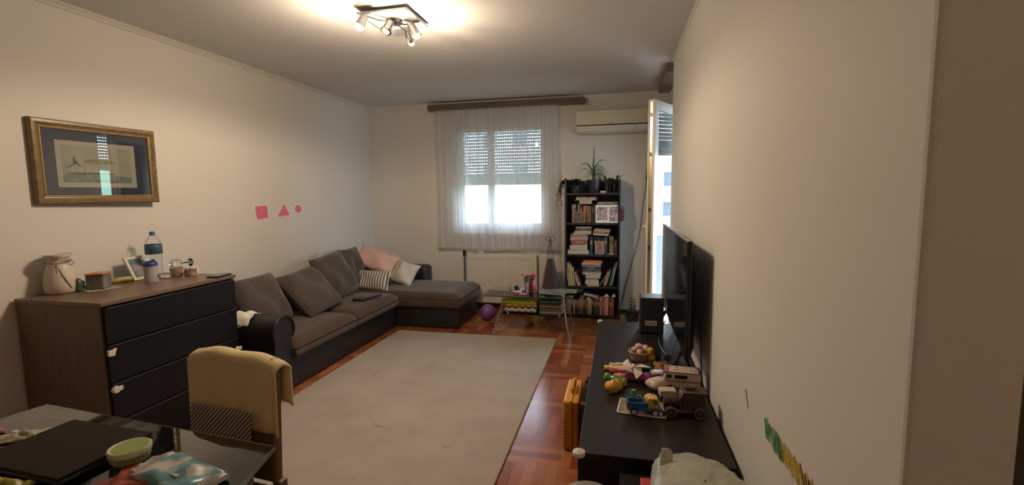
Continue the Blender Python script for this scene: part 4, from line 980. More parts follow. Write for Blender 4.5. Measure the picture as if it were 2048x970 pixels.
# ------------------------------------------------------------------ coffee table
TZ = .41
ct = thing('coffee_table', 'glass coffee table with chrome legs in front of the bookcase', 'coffee table', (-.885, 4.92, 0))
TG = glass('table_glass', (.80,.87,.85), 1.5)
M().box(-.50,.505,-.25,.25,TZ-.010,TZ).build('glass_top', TG, ct, bevel=.003)
M().prism([(-.502,-.2525),(.507,-.2525),(.507,-.2505),(-.502,-.2505)], TZ-.009, TZ-.001, 'z').build('glass_edge', mat('glass_edge_dark', (.03,.055,.05), .2), ct)
M().box(-.345,.335,-.19,.19,.205,.213).build('lower_shelf', TG, ct, bevel=.002)
for sx_, xt, xb in ((-1,-.285,-.385),(1,.335,.405)):
    for sy_ in (-1, 1):
        yt, yb_ = sy_*.165, sy_*.235
        s = M(); s.tube([(xb,yb_,.006),(xb*.93,yb_*.93,.13),(xt*1.05 if sx_ < 0 else xt*1.03,yt*1.05,.33),(xt,yt,.402)], [.006,.009,.011,.012], 10)
        s.cyl((xt,yt,.395),(xt,yt,.4235),.018,.014,16)
        s.sphere((xb,yb_,.009), .012, 12, 8, (1,1,.75))
        s.build('leg', CHROME, ct, smooth=True)
        br = M().tube([(xt,yt,.385),(xt+sx_*.010,yt*1.0,.33),(xt+sx_*.004,yt,.25),(xt-sx_*.04,yt*.95,.213)], .008, 8); br.cyl((xt-sx_*.04,yt*.95,.200),(xt-sx_*.04,yt*.95,.218),.013)
        br.build('bracket', CHROME, ct, smooth=True)
# textiles and magazines on its lower shelf
TXC = [(0,(.50,.42,.08)),(.18,(.22,.40,.12)),(.34,(.60,.50,.10)),(.5,(.55,.25,.07)),(.66,(.60,.45,.10)),(.82,(.10,.16,.22))]
for i, (z, t_, off, lb) in enumerate([(.214,.042,0,'grey blue and orange zigzag blanket, bottom of the pile under the table'),(.257,.042,.1,'orange and navy zigzag blanket, middle of the pile under the table'),(.300,.044,.25,'yellow green zigzag blanket, top of the pile under the table')]):
    m_, nt, out = newmat('zigzag_%d' % i); b = bsdf(nt, (.5,.5,.5), .95, spec=.1); v = objco(nt); sxx = nt.nodes.new('ShaderNodeSeparateXYZ'); nt.links.new(v, sxx.inputs[0])
    zz_ = mth(nt, 'ADD', mth(nt, 'ADD', sxx.outputs[2], sxx.outputs[1]), mth(nt, 'MULTIPLY', mth(nt, 'PINGPONG', sxx.outputs[0], .035), .45)); f = mth(nt, 'FRACT', mth(nt, 'DIVIDE', mth(nt, 'ADD', zz_, off*.3), .062))
    cc = [[(0,(.10,.14,.18)),(.35,(.42,.40,.36)),(.7,(.60,.26,.09))],[(0,(.80,.42,.08)),(.4,(.85,.56,.14)),(.72,(.03,.06,.14))],[(0,(.80,.76,.06)),(.3,(.36,.62,.10)),(.55,(.88,.70,.10)),(.82,(.04,.10,.09))]][i]
    r = ramp(nt, cc, 'CONSTANT'); nt.links.new(f, r.inputs['Fac']); nt.links.new(r.outputs['Color'], b.inputs['Base Color']); nt.links.new(b.outputs[0], out.inputs['Surface'])
    o = M().box(-.185,.185,-.13,.13,0,t_).build('folded_blanket', m_, bevel=.016, seg=4, smooth=True, loc=(-1.018+.004*i,4.91,z)); tag(o, lb, 'blanket', 'folded blankets under the coffee table')
mg = [('grey',.016),('brown',.008),('olive',.014),('cream',.012),('black',.010),('white',.012),('tan',.014),('maroon',.008),('green',.016),('lightgreen',.010)]
z = .214
for i, (c_, t_) in enumerate(mg):
    b = M(); b.box(0,.22,0,.27,0,.0015); b.box(0,.22,0,.27,t_-.0015,t_); b.box(0,.22,0,.0015,.0015,t_-.0015)
    o = b.build('magazine', cmat[c_]); o.location = (-.800+.004*((i*7) % 3), 4.80+.003*(i % 4), z); M().box(.002,.218,.0016,.268,.0016,t_-.0016).build('pages', PAPER, o); z += t_+.0006
    tag(o, '%s magazine under the glass table, %s' % (c_.replace('lightgreen', 'light green'), ordw(i, len(mg))), 'magazine', 'magazines on the lower shelf of the coffee table')
# items on top
RED = mat('red_plastic', (.52,.035,.07), .35, var=.08)
sb = thing('spray_bottle', 'pink red spray bottle on the glass coffee table', 'spray bottle', (-.915, 5.02, TZ+.001), D(180))
M().lathe([(.001,0),(.036,0),(.040,.006),(.038,.05),(.026,.085),(.014,.105),(.014,.115)], n=20).build('bottle_body', RED, sb, smooth=True, ang=60)
M().lathe([(.017,.108),(.017,.128),(.010,.132)], n=16).build('collar', BLKPL, sb, smooth=True)
s = M().prism([(-.035,.130),(.03,.130),(.085,.160),(.10,.158),(.10,.176),(.05,.180),(.0,.185),(-.035,.178)], -.013, .013, 'y'); s.build('trigger_head', RED, sb, bevel=.004)
M().prism([(.02,.135),(.03,.134),(.055,.10),(.048,.095)], -.006, .006, 'y').build('trigger', mat('light_pink_plastic', (.62,.30,.33), .4), sb, bevel=.002)
M().cyl((.10,0,.167),(.118,0,.167),.011,.010,12).build('nozzle', mat('dark_pink_plastic', (.35,.03,.08), .4), sb)
cu = thing('drinking_glass', 'tall clear tumbler with a dark label in front of the spray bottle', 'glass', (-.945, 4.90, TZ+.001))
M().lathe([(.024,0),(.026,.06),(.036,.19)], n=24, cap1=False).build('glass_body', glass('tumbler', (.86,.88,.88), 1.5), cu, smooth=True)
M().lathe([(.0352,.112),(.0372,.17)], n=16, cap0=False, cap1=False).build('label_band', mat('tumbler_label', (.07,.09,.08), .5, nscale=60, var=.8), cu, smooth=True)
M().lathe([(.0363,.187),(.0372,.190),(.0345,.190)], n=24, cap0=False, cap1=False).build('rim', WHITEPL, cu)
jr = thing('jar', 'small dark jar with a black lid on the coffee table', 'jar', (-1.080, 4.97, TZ+.001))
M().lathe([(.001,0),(.021,0),(.022,.004),(.022,.034)], n=20).build('jar_body', mat('dark_jar', (.03,.035,.05), .25), jr, smooth=True); M().lathe([(.024,.034),(.024,.052),(.001,.053)], n=20).build('lid', BLKPL, jr, smooth=True)
j2 = thing('tape_roll', 'grey roll of tape lying between jar and tumbler', 'tape roll', (-1.022, 4.99, TZ+.001))
M().lathe([(.012,0),(.034,0),(.036,.003),(.036,.034),(.034,.037),(.012,.037)], n=24).build('roll', mat('tape_grey', (.22,.24,.28), .4), j2, smooth=True)
bxp = M().box(-.045,.045,-.03,.03,0,.018).build('small_packet', mat('pink_packet', (.62,.30,.32), .5, nscale=30, var=.5), loc=(-1.045,4.86,TZ+.001), bevel=.003); bxp.rotation_euler[2] = D(12); tag(bxp, 'small pink and white packet beside the dark jar', 'packet')
cl_ = thing('cup_holder', 'white toy stand with pink base at the table front', 'toy', (-.965, 4.77, TZ+.001))
M().box(-.035,.035,-.022,.022,0,.012).build('base', mat('pink_base', (.60,.16,.28), .4), cl_, bevel=.004); M().box(-.034,-.026,-.006,.006,.012,.062).build('post', WHITEPL, cl_, bevel=.002); M().box(-.034,.004,-.006,.006,.054,.062).build('arm', WHITEPL, cl_, bevel=.002)
for i, (x_, y_, rz_, c_, lb) in enumerate([(-.70,4.97,8,'grey','spread newspaper lying under a magazine on the glass table'),(-.66,4.88,-12,'rust','magazine with a red cover on the glass table'),(-.56,4.96,5,'olive','green grey leaflet at the right end of the glass table')]):
    o = M().box(-.13,.13,-.09,.09,0,.004).build('newspaper' if i == 0 else 'leaflet', picmat('print_%d' % i, [(.4,(.17,.19,.18)),(.5,(.26,.26,.24)),(.58,(.08,.10,.09)),(.66,(.35,.12,.10) if i < 2 else (.12,.18,.12))], 18), loc=(x_,y_,TZ+.001+i*.0045)); o.rotation_euler[2] = D(rz_); tag(o, lb, 'paper')

# ------------------------------------------------------------------ plants
LEAF = mat('leaf_green', (.075,.15,.045), .5, nscale=20, var=.4); LEAFD = mat('leaf_dark', (.028,.045,.030), .45, nscale=20, var=.4)
def blade(s, base, dirx, h_, out, droop, w, n=9):
    """arching strap leaf"""
    b = Vector(base); d = Vector((math.cos(dirx), math.sin(dirx), 0)); side = Vector((-d.y, d.x, .9)).normalized()
    P = bez(b, b+Vector((0,0,h_))+d*out*.12, b+d*out*.55+Vector((0,0,h_*1.15)), b+d*out+Vector((0,0,h_*1.0-droop)), n)
    L_ = []; Rr = []; Cc = []
    for i, p in enumerate(P):
        t = i/n; ww = 1.5*w*(1-t)**.6*(.6+.8*t if t < .5 else 1)
        L_.append(s.bm.verts.new(p+side*ww)); Cc.append(s.bm.verts.new(p-Vector((0,0,ww*.5)))); Rr.append(s.bm.verts.new(p-side*ww))
    for i in range(n):
        s._f([L_[i], Cc[i], Cc[i+1], L_[i+1]]); s._f([Cc[i], Rr[i], Rr[i+1], Cc[i+1]])
def leafq(s, p, d, up, l, w):
    """pointed oval leaf"""
    p = Vector(p); d = Vector(d).normalized(); sd = d.cross(Vector(up)).normalized(); nrm = sd.cross(d)
    pr = [(0,0),(.25,.8),(.55,1),(.8,.6),(1,0)]
    L_ = [s.bm.verts.new(p+d*l*a+sd*w*b+nrm*w*.3*b) for a, b in pr]; Rr = [s.bm.verts.new(p+d*l*a-sd*w*b+nrm*w*.3*b) for a, b in pr[1:-1]]; C_ = [s.bm.verts.new(p+d*l*a) for a, b in pr[1:-1]]
    s._f([L_[0],L_[1],C_[0]]); s._f([L_[0],C_[0],Rr[0]])
    for i in range(2): s._f([L_[i+1],L_[i+2],C_[i+1],C_[i]]); s._f([C_[i],C_[i+1],Rr[i+1],Rr[i]])
    s._f([L_[3],L_[4],C_[2]]); s._f([C_[2],L_[4],Rr[2]])
ZT = 1.4555
POT = mat('dark_pot', (.020,.022,.028), .45, var=.15); SOIL = mat('soil', (.03,.02,.014), .95, nscale=80, var=.5)
def pot(par, r, h_, c=(0,0)): 
    M().lathe([(.001,0),(r*.72,0),(r*.98,h_*.9),(r,h_*.9),(r,h_),(r*.93,h_),(r*.9,h_*.88)], (c[0],c[1],0), 26, cap1=False).build('pot', POT, par, smooth=True, ang=50); M().lathe([(.001,h_*.88),(r*.9,h_*.88)], (c[0],c[1],0), 20, cap0=False, cap1=False).build('soil', SOIL, par)
sp = thing('spider_plant', 'spider plant with long arching leaves in a dark pot atop the bookcase', 'plant', (px(1187.5), 5.60, ZT))
pot(sp, .082, .152)
s = M(); rnd = random.Random(8)
for (a, h_, o_, dr_, w) in [(200,.20,.13,.02,.009),(185,.22,.17,.07,.007),(175,.17,.20,.13,.006),(190,.13,.17,.14,.005),(165,.10,.13,.12,.005),(90,.34,.02,-.06,.008),(80,.25,.05,-.02,.009),(15,.20,.10,.05,.008),(-5,.24,.19,.03,.008),(5,.16,.13,.12,.009),(-20,.19,.16,.10,.007),(30,.12,.20,.16,.007),(-60,.18,.10,.03,.008),(-100,.16,.10,.05,.008),(240,.16,.12,.06,.007),(60,.2,.1,.05,.008),(120,.2,.1,.05,.008),(0,.10,.18,.12,.007)]:
    blade(s, (rnd.uniform(-.02,.02), rnd.uniform(-.02,.02), .135), D(a), h_, o_, dr_, w)
s.build('foliage', LEAF, sp, smooth=True)
tp = thing('trailing_plant', 'dark trailing plant hanging over the left edge of the bookcase', 'plant', (px(1150), 5.57, ZT))
pot(tp, .060, .085, (.0,0))
s = M(); st = M(); rnd = random.Random(21)
vines = []
for k in range(34):
    a = rnd.uniform(0, 2*PI); r0 = rnd.uniform(.02,.12); vines.append(bez((0,0,.08), (r0*.4*math.cos(a), r0*.3*math.sin(a), .15), (r0*math.cos(a), r0*.5*math.sin(a), .14+rnd.uniform(-.03,.03)), (r0*1.25*math.cos(a), min(.12, r0*.6*math.sin(a)), .07+rnd.uniform(-.03,.06)), 8))
for k in range(6): vines.append(bez((-.02,-.02,.09), (-.10,-.05,.19), (-.165-.012*k,-.07,.16), (-.155-.006*k+rnd.uniform(-.02,.02),-.09+.02*rnd.random(),-.02-.035*k), 16))
for k in range(3): vines.append(bez((0,0,.1), (.05,-.06,.15), (.08,-.10,.10), (.05+.03*k,-.12,.02), 8))
for v in vines:
    st.tube(v, .0014, 5)
    for i in range(1, len(v)):
        for sg in (-1, 1):
            d = Vector((rnd.uniform(-1,1), rnd.uniform(-.8,.3), rnd.uniform(-.6,.5))); leafq(s, v[i], d, (0,0,1), rnd.uniform(.026,.042), rnd.uniform(.008,.013))
s.build('foliage', LEAFD, tp, smooth=True); st.build('stem', mat('stem_brown', (.06,.05,.03), .7), tp)
def cutting(label, x, y, r, h_, lh, seed, nst, leafm):
    t = thing('glass_jar', label, 'jar', (x, y, ZT)); 
    M().lathe([(.001,.003),(r*.9,0),(r,.006),(r,h_*.8),(r*.85,h_*.9),(r*.88,h_)], n=22, cap1=False).build('jar_body', glass('jar_glass', (.70,.76,.76), 1.5), t, smooth=True)
    s = M(); st = M(); rnd = random.Random(seed)
    for k in range(nst):
        a = rnd.uniform(0, 2*PI); rr_ = rnd.uniform(.01,.05); v = bez((0,0,.01), (0,0,h_*.8), (rr_*.4*math.cos(a),rr_*.4*math.sin(a),h_*1.1), (rr_*math.cos(a)*1.3,rr_*.8*math.sin(a),h_+lh*rnd.uniform(.3,1)), 8); st.tube(v, .0013, 5)
        for i in range(4, len(v)): leafq(s, v[i], (rnd.uniform(-1,1), rnd.uniform(-1,.5), rnd.uniform(-.2,.9)), (0,0,1), rnd.uniform(.03,.048), .012)
    s.build('foliage', leafm, t, smooth=True); st.build('stem', MATS['stem_brown'], t); return t
cutting('glass jar with a sprouting cutting right of the dark pot', px(1213.5), 5.60, .028, .11, .08, 3, 7, LEAF)
cutting('glass jar with dark leafy cuttings at the right end atop the bookcase', px(1228.5), 5.61, .030, .115, .055, 4, 9, LEAFD)
tag(M().box(-.031,.031,-.02,.02,0,.022).build('wooden_block', mat('pale_wood_block', (.55,.36,.24), .6, nscale=30), loc=(px(1206.5),5.505,ZT), bevel=.003), 'small pale wooden block in front of the plants', 'block')
fp = thing('potted_plant', 'small leafy plant in a dark pot on the floor behind the speaker', 'plant', (.150, 5.22, 0))
pot(fp, .070, .125)
s = M(); st = M(); rnd = random.Random(5)
for k in range(26):
    a = rnd.uniform(0, 2*PI); rr_ = rnd.uniform(.01,.085); v = bez((0,0,.10), (0,0,.14), (rr_*.6*math.cos(a),rr_*.6*math.sin(a),.17), (rr_*math.cos(a),rr_*math.sin(a),.135+rnd.uniform(0,.06)), 5); st.tube(v, .0015, 5)
    for i in (3,4,5): leafq(s, v[i], (rnd.uniform(-1,1), rnd.uniform(-1,1), rnd.uniform(0,1)), (0,0,1), rnd.uniform(.025,.04), .010)
for (x1, z1) in ((-.02,.30),(.02,.29)):
    v = bez((0,0,.1), (x1*.2,0,.18), (x1,0,.22), (x1,0,z1), 6); st.tube(v, .0025, 5)
    for i in (3,4,5,6):
        for a in range(4): leafq(s, v[i], (math.cos(a*1.6+i), math.sin(a*1.6+i), .35), (0,0,1), .040, .009)
s.build('foliage', LEAFD, fp, smooth=True); st.build('stem', MATS['stem_brown'], fp)
f2 = thing('potted_plant', 'pale green pot with a stubby plant by the bookcase foot', 'plant', (.062, 5.36, 0))
M().lathe([(.001,0),(.030,0),(.042,.09),(.038,.09),(.001,.082)], n=20).build('pot', mat('pale_green_pot', (.16,.20,.15), .5), f2, smooth=True, ang=50)
s = M(); 
for k in range(9): leafq(s, (rnd.uniform(-.02,.02), rnd.uniform(-.02,.02), .085), (rnd.uniform(-.5,.5), rnd.uniform(-.5,.5), 1), (1,0,0), .06, .012)
s.build('foliage', LEAFD, f2, smooth=True)
# ------------------------------------------------------------------ television stand
TVZ = .45
tvs = thing('tv_stand', 'long low black brown television stand along the right wall', 'tv stand', (.142, 2.76, 0))
ax, ay = .290, .985       # half sizes
M().box(-ax, ax, -ay, ay, TVZ-.026, TVZ).build('top', DARKWOOD, tvs, bevel=.002)
for y in (-ay, -.02, ay-.02): M().box(-ax+.012, ax, y, y+.02, .0, TVZ-.026).build('side_panel' if y != -.02 else 'divider', DARKWOOD, tvs)
M().box(-ax+.012, ax, -ay+.02, ay-.02, .05, .068).build('bottom_board', DARKWOOD, tvs)
M().box(ax-.008, ax, -ay+.02, ay-.02, .05, TVZ-.026).build('back_panel', DARKWOOD, tvs)
for k in range(4):
    y0_ = -ay+.004+k*(2*ay-.008)/4; y1_ = y0_+(2*ay-.008)/4-.004
    d_ = M().box(-ax, -ax+.012, y0_, y1_, .055, TVZ-.030).build('door', DARKWOOD, tvs, bevel=.0015)
    M().cyl((-ax, (y1_-.05 if k % 2 == 0 else y0_+.05), .33), (-ax-.018, (y1_-.05 if k % 2 == 0 else y0_+.05), .33), .008, .010, 14).build('knob', CHROME, d_, smooth=True)
GUARD = mat('corner_guard', (.60,.52,.42), .45, var=.05)
def guard(x, y, a, r=.028):
    m = M().lathe([(.001,-.012),(r*.8,-.012),(r,-.004),(r*.9,.008),(r*.5,.014),(.001,.015)], (x, y, TVZ-.006), 20); m.build('corner_guard', GUARD, tvs, smooth=True)
guard(-ax+.004, -ay+.006, 0, .027); guard(-ax+.010, ay-.010, 0, .022)

# television
tv = thing('television', 'large flat black television standing at the right wall', 'television', (.335, 3.12, TVZ))
TL, TB, TT = .67, .165, .765
DARKG = mat('tv_back', (.012,.012,.014), .4, var=.1)
s = M(); s.rings([
    [Vector((.004, a, b)) for a, b in ((-TL,TB),(TL,TB),(TL,TT),(-TL,TT))],
    [Vector((.018, a, b)) for a, b in ((-TL,TB),(TL,TB),(TL,TT),(-TL,TT))],
    [Vector((.050, a, b)) for a, b in ((-TL+.10,TB+.03),(TL-.10,TB+.03),(TL-.10,TT-.20),(-TL+.10,TT-.20))]])
s.build('back_shell', DARKG, tv, bevel=.004)
M().box(-.006,.004,-TL,TL,TB,TT).build('bezel', BLKPL, tv, bevel=.002)
M().box(-.0075,-.0058,-TL+.008,TL-.008,TB+.018,TT-.008).build('screen', mat('tv_screen', (.008,.010,.014), .06, spec=.9, nscale=2, var=.05), tv)
M().box(-.007,.006,-TL,TL,TT,TT+.003).build('metal_trim', mat('brushed_trim', (.55,.52,.48), .3, metal=.8), tv)
for y in (-.46, .46):
    s = M(); s.tube([(.015,y,TB+.05),(.012,y,TB-.02),(-.07,y-.02,.012),(-.095,y-.025,.006)], [.012,.012,.010,.007], 8); s.tube([(.012,y,TB-.02),(.075,y+.01,.010)], [.012,.008], 8)
    s.build('foot', mat('foot_metal', (.05,.05,.055), .3, metal=.5), tv, smooth=True)
# power bricks and cables beside the television
pb = thing('cable_bundle', 'black cables trailing down from the television onto the stand', 'cable', (.36, 2.55, TVZ))
for k, (a, b, c_, d_) in enumerate([((.03,.12,.30),(-.06,.05,.15),(-.08,-.02,.03),(.02,-.10,.006)), ((.02,.3,.25),(-.09,.2,.10),(-.10,.05,.02),(-.02,-.02,.006)), ((.05,-.02,.34),(.06,-.04,.2),(.055,-.05,.1),(.06,-.06,.006)), ((-.03,.9,.10),(-.10,.8,.03),(-.12,.6,.006),(-.05,.4,.006))]):
    M().tube(bez(a, b, c_, d_), .0035, 6).build('cable', BLKPL, pb, smooth=True)
M().box(-.075,.035,-.155,-.115,.001,.028).build('power_brick', BLKPL, pb, bevel=.005)

# speaker
spk = thing('speaker', 'black box speaker with a small silver label at the far end of the stand', 'speaker', (.236, 3.52, TVZ))
M().box(-.082,.080,-.085,.085,.006,.262).build('cabinet', mat('speaker_black', (.010,.011,.015), .4, nscale=200, var=.2), spk, bevel=.006)
M().box(-.076,.074,-.088,-.084,.012,.256).build('grille', mat('speaker_cloth', (.012,.014,.020), .8, nscale=400, var=.5, bmp=.3), spk, bevel=.002)
M().box(-.048,.034,-.0895,-.0875,.062,.100).build('label_plate', picmat('silver_label', [(.35,(.20,.15,.12)),(.5,(.42,.34,.28)),(.65,(.50,.42,.36))], 70), spk)
for x in (-.06,.06):
    M().cyl((x,-.06,0),(x,-.06,.007),.012).build('rubber_foot', BLKPL, spk); M().cyl((x,.06,0),(x,.06,.007),.012).build('rubber_foot', BLKPL, spk)

# ------------------------------------------------------------------ toys on the stand
Zt = TVZ+.001
WICK = stripes('pale_wicker', [(0, (.40,.27,.21)), (.55, (.52,.38,.31)), (.8, (.26,.16,.12))], 2, .010)
bk = thing('egg_basket', 'small pinkish wicker basket holding painted eggs', 'basket', (.132, 2.845, Zt))
M().lathe([(.001,.004),(.048,.0),(.058,.03),(.066,.065),(.068,.068),(.062,.068),(.053,.03),(.044,.008),(.001,.008)], n=28).build('bowl', WICK, bk, smooth=True, ang=80)
M().tube([(.067*math.cos(t),.067*math.sin(t),.068) for t in [2*PI*k/28 for k in range(29)]], .0045, 8).build('rim', WICK, bk, smooth=True)
EGG = [(.55,.36,.34),(.58,.38,.37),(.52,.36,.33),(.55,.33,.22),(.50,.36,.32)]
for k, (x, y, z, c_, lb) in enumerate([(-.032,.010,.070,0,'pale pink egg at the left in the basket'),(-.006,.034,.084,1,'pale pink egg at the back of the basket'),(.032,.018,.080,2,'pinkish egg leaning upright at the right of the basket'),(-.004,-.030,.070,3,'orange brown egg lying at the front of the basket')]):
    o = M().lathe([(.001,-.026),(.012,-.022),(.019,-.008),(.019,.004),(.014,.019),(.001,.029)], n=18).build('painted_egg', mat('egg_%d' % k, EGG[c_], .35, nscale=60, var=.12), smooth=True, ang=180, loc=(.132+x, 2.845+y, Zt+z)); o.rotation_euler = (D(30*k), D(50+35*k), 0); tag(o, lb, 'egg', 'painted eggs in the basket')
ck = thing('toy_chick', 'yellow toy chick at the right side of the egg basket', 'toy', (.192, 2.815, Zt))
YEL = mat('yellow_plush', (.60,.40,.03), .8, nscale=120, var=.2, bmp=.4)
s = M(); s.sphere((0,0,.045), .026, 16, 12, (1,1,1.1)); s.sphere((-.004,-.006,.084), .020, 16, 12); s.build('body', YEL, ck, smooth=True, ang=180)
M().lathe([(.006,0),(.001,.014)], (-.006,-.024,.082), 8, RX(D(90))).build('beak', mat('beak_orange', (.55,.15,.02), .5), ck)
s = M(); s.sphere((-.012,-.021,.090), .0028, 8, 6); s.sphere((.003,-.023,.090), .0028, 8, 6); s.build('eye', BLKPL, ck)
M().lathe([(.001,.0),(.020,.0),(.024,.012),(.015,.024)], n=16).build('base', mat('olive_felt', (.16,.14,.05), .9), ck, smooth=True)
kn = crumple('knitted_cloth', 'orange brown knitted cloth lying right of the toy chick', 'cloth', (.245, 2.770, Zt), .10, .09, .045, mat('knit_orange', (.33,.17,.06), .95, nscale=120, var=.4, bmp=.5), 31)
kn2 = crumple('dark_cloth', 'dark green cloth between the egg basket and the knitted one', 'cloth', (.172, 2.745, Zt), .08, .06, .038, mat('cloth_darkgreen', (.05,.055,.04), .95, nscale=90, var=.3), 32)
gl = thing('sunglasses', 'dark sunglasses with a shiny temple behind the chick', 'sunglasses', (.262, 2.865, Zt+.0), D(-28))
for x in (-.034, .034): M().lathe([(.001,-.001),(.024,-.001),(.026,.001),(.001,.002)], (x,0,.026), 18, RX(D(80))).build('lens', mat('dark_lens', (.02,.02,.025), .08), gl, smooth=True)
s = M(); s.tube([(-.010,0,.030),(0,0,.034),(.010,0,.030)], .0025, 6); s.tube([(-.060,0,.032),(-.062,-.05,.030),(-.060,-.12,.004)], .0025, 6); s.tube([(.060,0,.032),(.062,-.05,.030),(.060,-.12,.004)], .0025, 6)
s.build('temple', BLKPL, gl, smooth=True)
# telescoping toy tubes (axis along x)
def tube_toy(label, loc, rz, segs, mats_, tilt=0):
    t = thing('toy_tube', label, 'toy', loc, rz); x = 0
    for (ln, r), m_ in zip(segs, mats_):
        pr = [(r*.9,0),(r,.003),(r,ln-.003),(r*.94,ln)]; n = int(ln/.012)
        q = M().lathe([(.001,0)]+pr+[(.001,ln)], (x,0,r if not tilt else r), 20, RY(PI/2)); q.build('segment', m_, t, smooth=True, ang=50); x += ln-.002
    return t
tY = mat('toy_yellow', (.62,.42,.10), .4); tO = mat('toy_orange', (.62,.15,.04), .4); tR = mat('toy_red', (.40,.03,.03), .4); tPk = mat('toy_peach', (.60,.25,.16), .4); tM = mat('toy_magenta', (.36,.04,.16), .4); tP = mat('toy_purple', (.30,.03,.17), .4); tG = mat('toy_palegreen', (.32,.42,.27), .45); tB = mat('toy_blue', (.02,.05,.24), .4)
tube_toy('yellow and orange ribbed toy tube pointing left under the paper star', (-.074, 2.665, Zt+.0), D(2), [(.030,.016),(.032,.018),(.075,.020)], [tY, tY, tO])
tube_toy('red ribbed toy tube in front of the yellow and orange one', (-.045, 2.620, Zt), D(2), [(.055,.015),(.06,.016)], [tR, tR])
tube_toy('peach and magenta toy tube below the paper star', (-.020, 2.552, Zt), D(-7), [(.020,.015),(.045,.018),(.060,.021),(.075,.024)], [tPk, tPk, tM, tP])
tube_toy('pale green toy tube, the farthest one, behind the paper star', (-.045, 2.725, Zt), D(-3), [(.04,.014),(.15,.016)], [tG, tG])
tube_toy('dark blue short toy tube right of the paper star', (.150, 2.600, Zt), D(0), [(.03,.016)], [tB])
pw = thing('paper_pinwheel', 'white folded paper star lying on the toy tubes', 'paper star', (.078, 2.545, Zt+.062), D(3), rx=D(20))
PWM = mat('pinwheel_paper', (.72,.64,.58), .8, nscale=30, var=.03)
C_ = (0,0,.004)
for pts in ([(-.050,.041),(-.020,.075),(-.004,.030),(-.010,0),(-.045,.008)],
            [(-.004,.030),(.052,.040),(.098,.010),(.046,.004),(.010,0)],
            [(.046,.004),(.050,-.036),(.013,-.086),(.003,-.034),(.004,-.008)],
            [(.003,-.034),(-.042,-.016),(-.125,-.006),(-.045,.008),(-.006,0)]):
    s = M(); P = [Vector((x, y, .002+.004*k)) for k, (x, y) in enumerate(pts)]; s.rings([P, [p+Vector((0,0,.0015)) for p in P]]); s.build('paper_blade', PWM, pw)
    m1 = (Vector((*pts[0],0))+Vector((*pts[1],0)))/2; f = [Vector((*pts[0],.004)), Vector((*pts[1],.008)), Vector((m1.x*.55,m1.y*.55,.022)), Vector((0,0,.012))]
    s = M(); s.rings([f, [p+Vector((0,0,.0015)) for p in f]]); s.build('folded_flap', PWM, pw)
M().sphere((0,0,.010), .005, 10, 8).build('pin', PWM, pw, smooth=True)
# green rattle
rt = thing('toy_rattle', 'shiny green barrel rattle with yellow ends', 'toy', (-.010, 2.478, Zt+.026), D(-30))
GR = mat('rattle_green', (.035,.17,.03), .15, nscale=30, var=.3); YG = mat('rattle_yellow', (.42,.38,.06), .3)
M().lathe([(.001,-.050),(.022,-.050),(.026,-.044),(.026,-.036),(.019,-.030),(.021,-.015),(.022,0),(.021,.015),(.019,.030),(.026,.036),(.026,.044),(.022,.050),(.001,.050)], (0,0,0), 24, RY(PI/2)).build('barrel', GR, rt, smooth=True, ang=50)
for x in (-.052, .052): M().lathe([(.001,-.006),(.022,-.006),(.025,0),(.022,.006),(.001,.006)], (x,0,0), 22, RY(PI/2)).build('end_disc', YG, rt, smooth=True)
# yellow toy shape
ye = M().pillow(.075, .052, .050, RX(PI/2)@RY(D(0)), n=10, seed=4, pinch=-.05, crown=.45, wr=.005); ye.sphere((.028,.012,.012), .019, 14, 10); ye.sphere((-.026,-.008,.004), .022, 14, 10)
ye = ye.build('toy_block', mat('toy_amber', (.62,.33,.03), .4, nscale=20, var=.1), smooth=True, ang=180, loc=(-.018, 2.385, Zt+.026)); ye.rotation_euler[2] = D(35); tag(ye, 'chunky amber toy piece at the left edge of the stand', 'toy')
gc = thing('toy_peg', 'bright green cylinder toy standing behind the picture card', 'toy', (.078, 2.310, Zt))
M().lathe([(.001,0),(.012,0),(.012,.045),(.011,.048),(.001,.048)], n=20).build('peg', mat('peg_green', (.07,.26,.05), .4), gc, smooth=True, ang=50); M().lathe([(.0125,.0),(.0135,.004),(.0125,.008)], n=20, cap0=False, cap1=False).build('ring', GR, gc)
db = M().pillow(.06,.03,.03, RX(PI/2), n=8, seed=9).build('toy_wheelbarrow', mat('toy_navy', (.02,.045,.07), .4, nscale=60, var=.5), smooth=True, loc=(.118,2.270,Zt+.017)); tag(db, 'dark teal small toy lump behind the toy truck', 'toy')
cd1 = M().box(-.105,.105,-.075,.075,0,.003).build('picture_card', picmat('card_print', [(.36,(.30,.05,.05)),(.45,(.42,.30,.10)),(.52,(.10,.12,.06)),(.62,(.42,.20,.08)),(.72,(.06,.08,.06))], 22), loc=(.115,2.215,Zt)); cd1.rotation_euler[2] = D(-6)
s = M()
for q in ((-.11,.11,-.08,-.074),(-.11,.11,.074,.08),(-.11,-.104,-.08,.08),(.104,.11,-.08,.08)): s.box(q[0],q[1],q[2],q[3],0,.0034)
s.build('white_border', WHITEPL, cd1); tag(cd1, 'colourful picture card with white border under the toy truck', 'card')
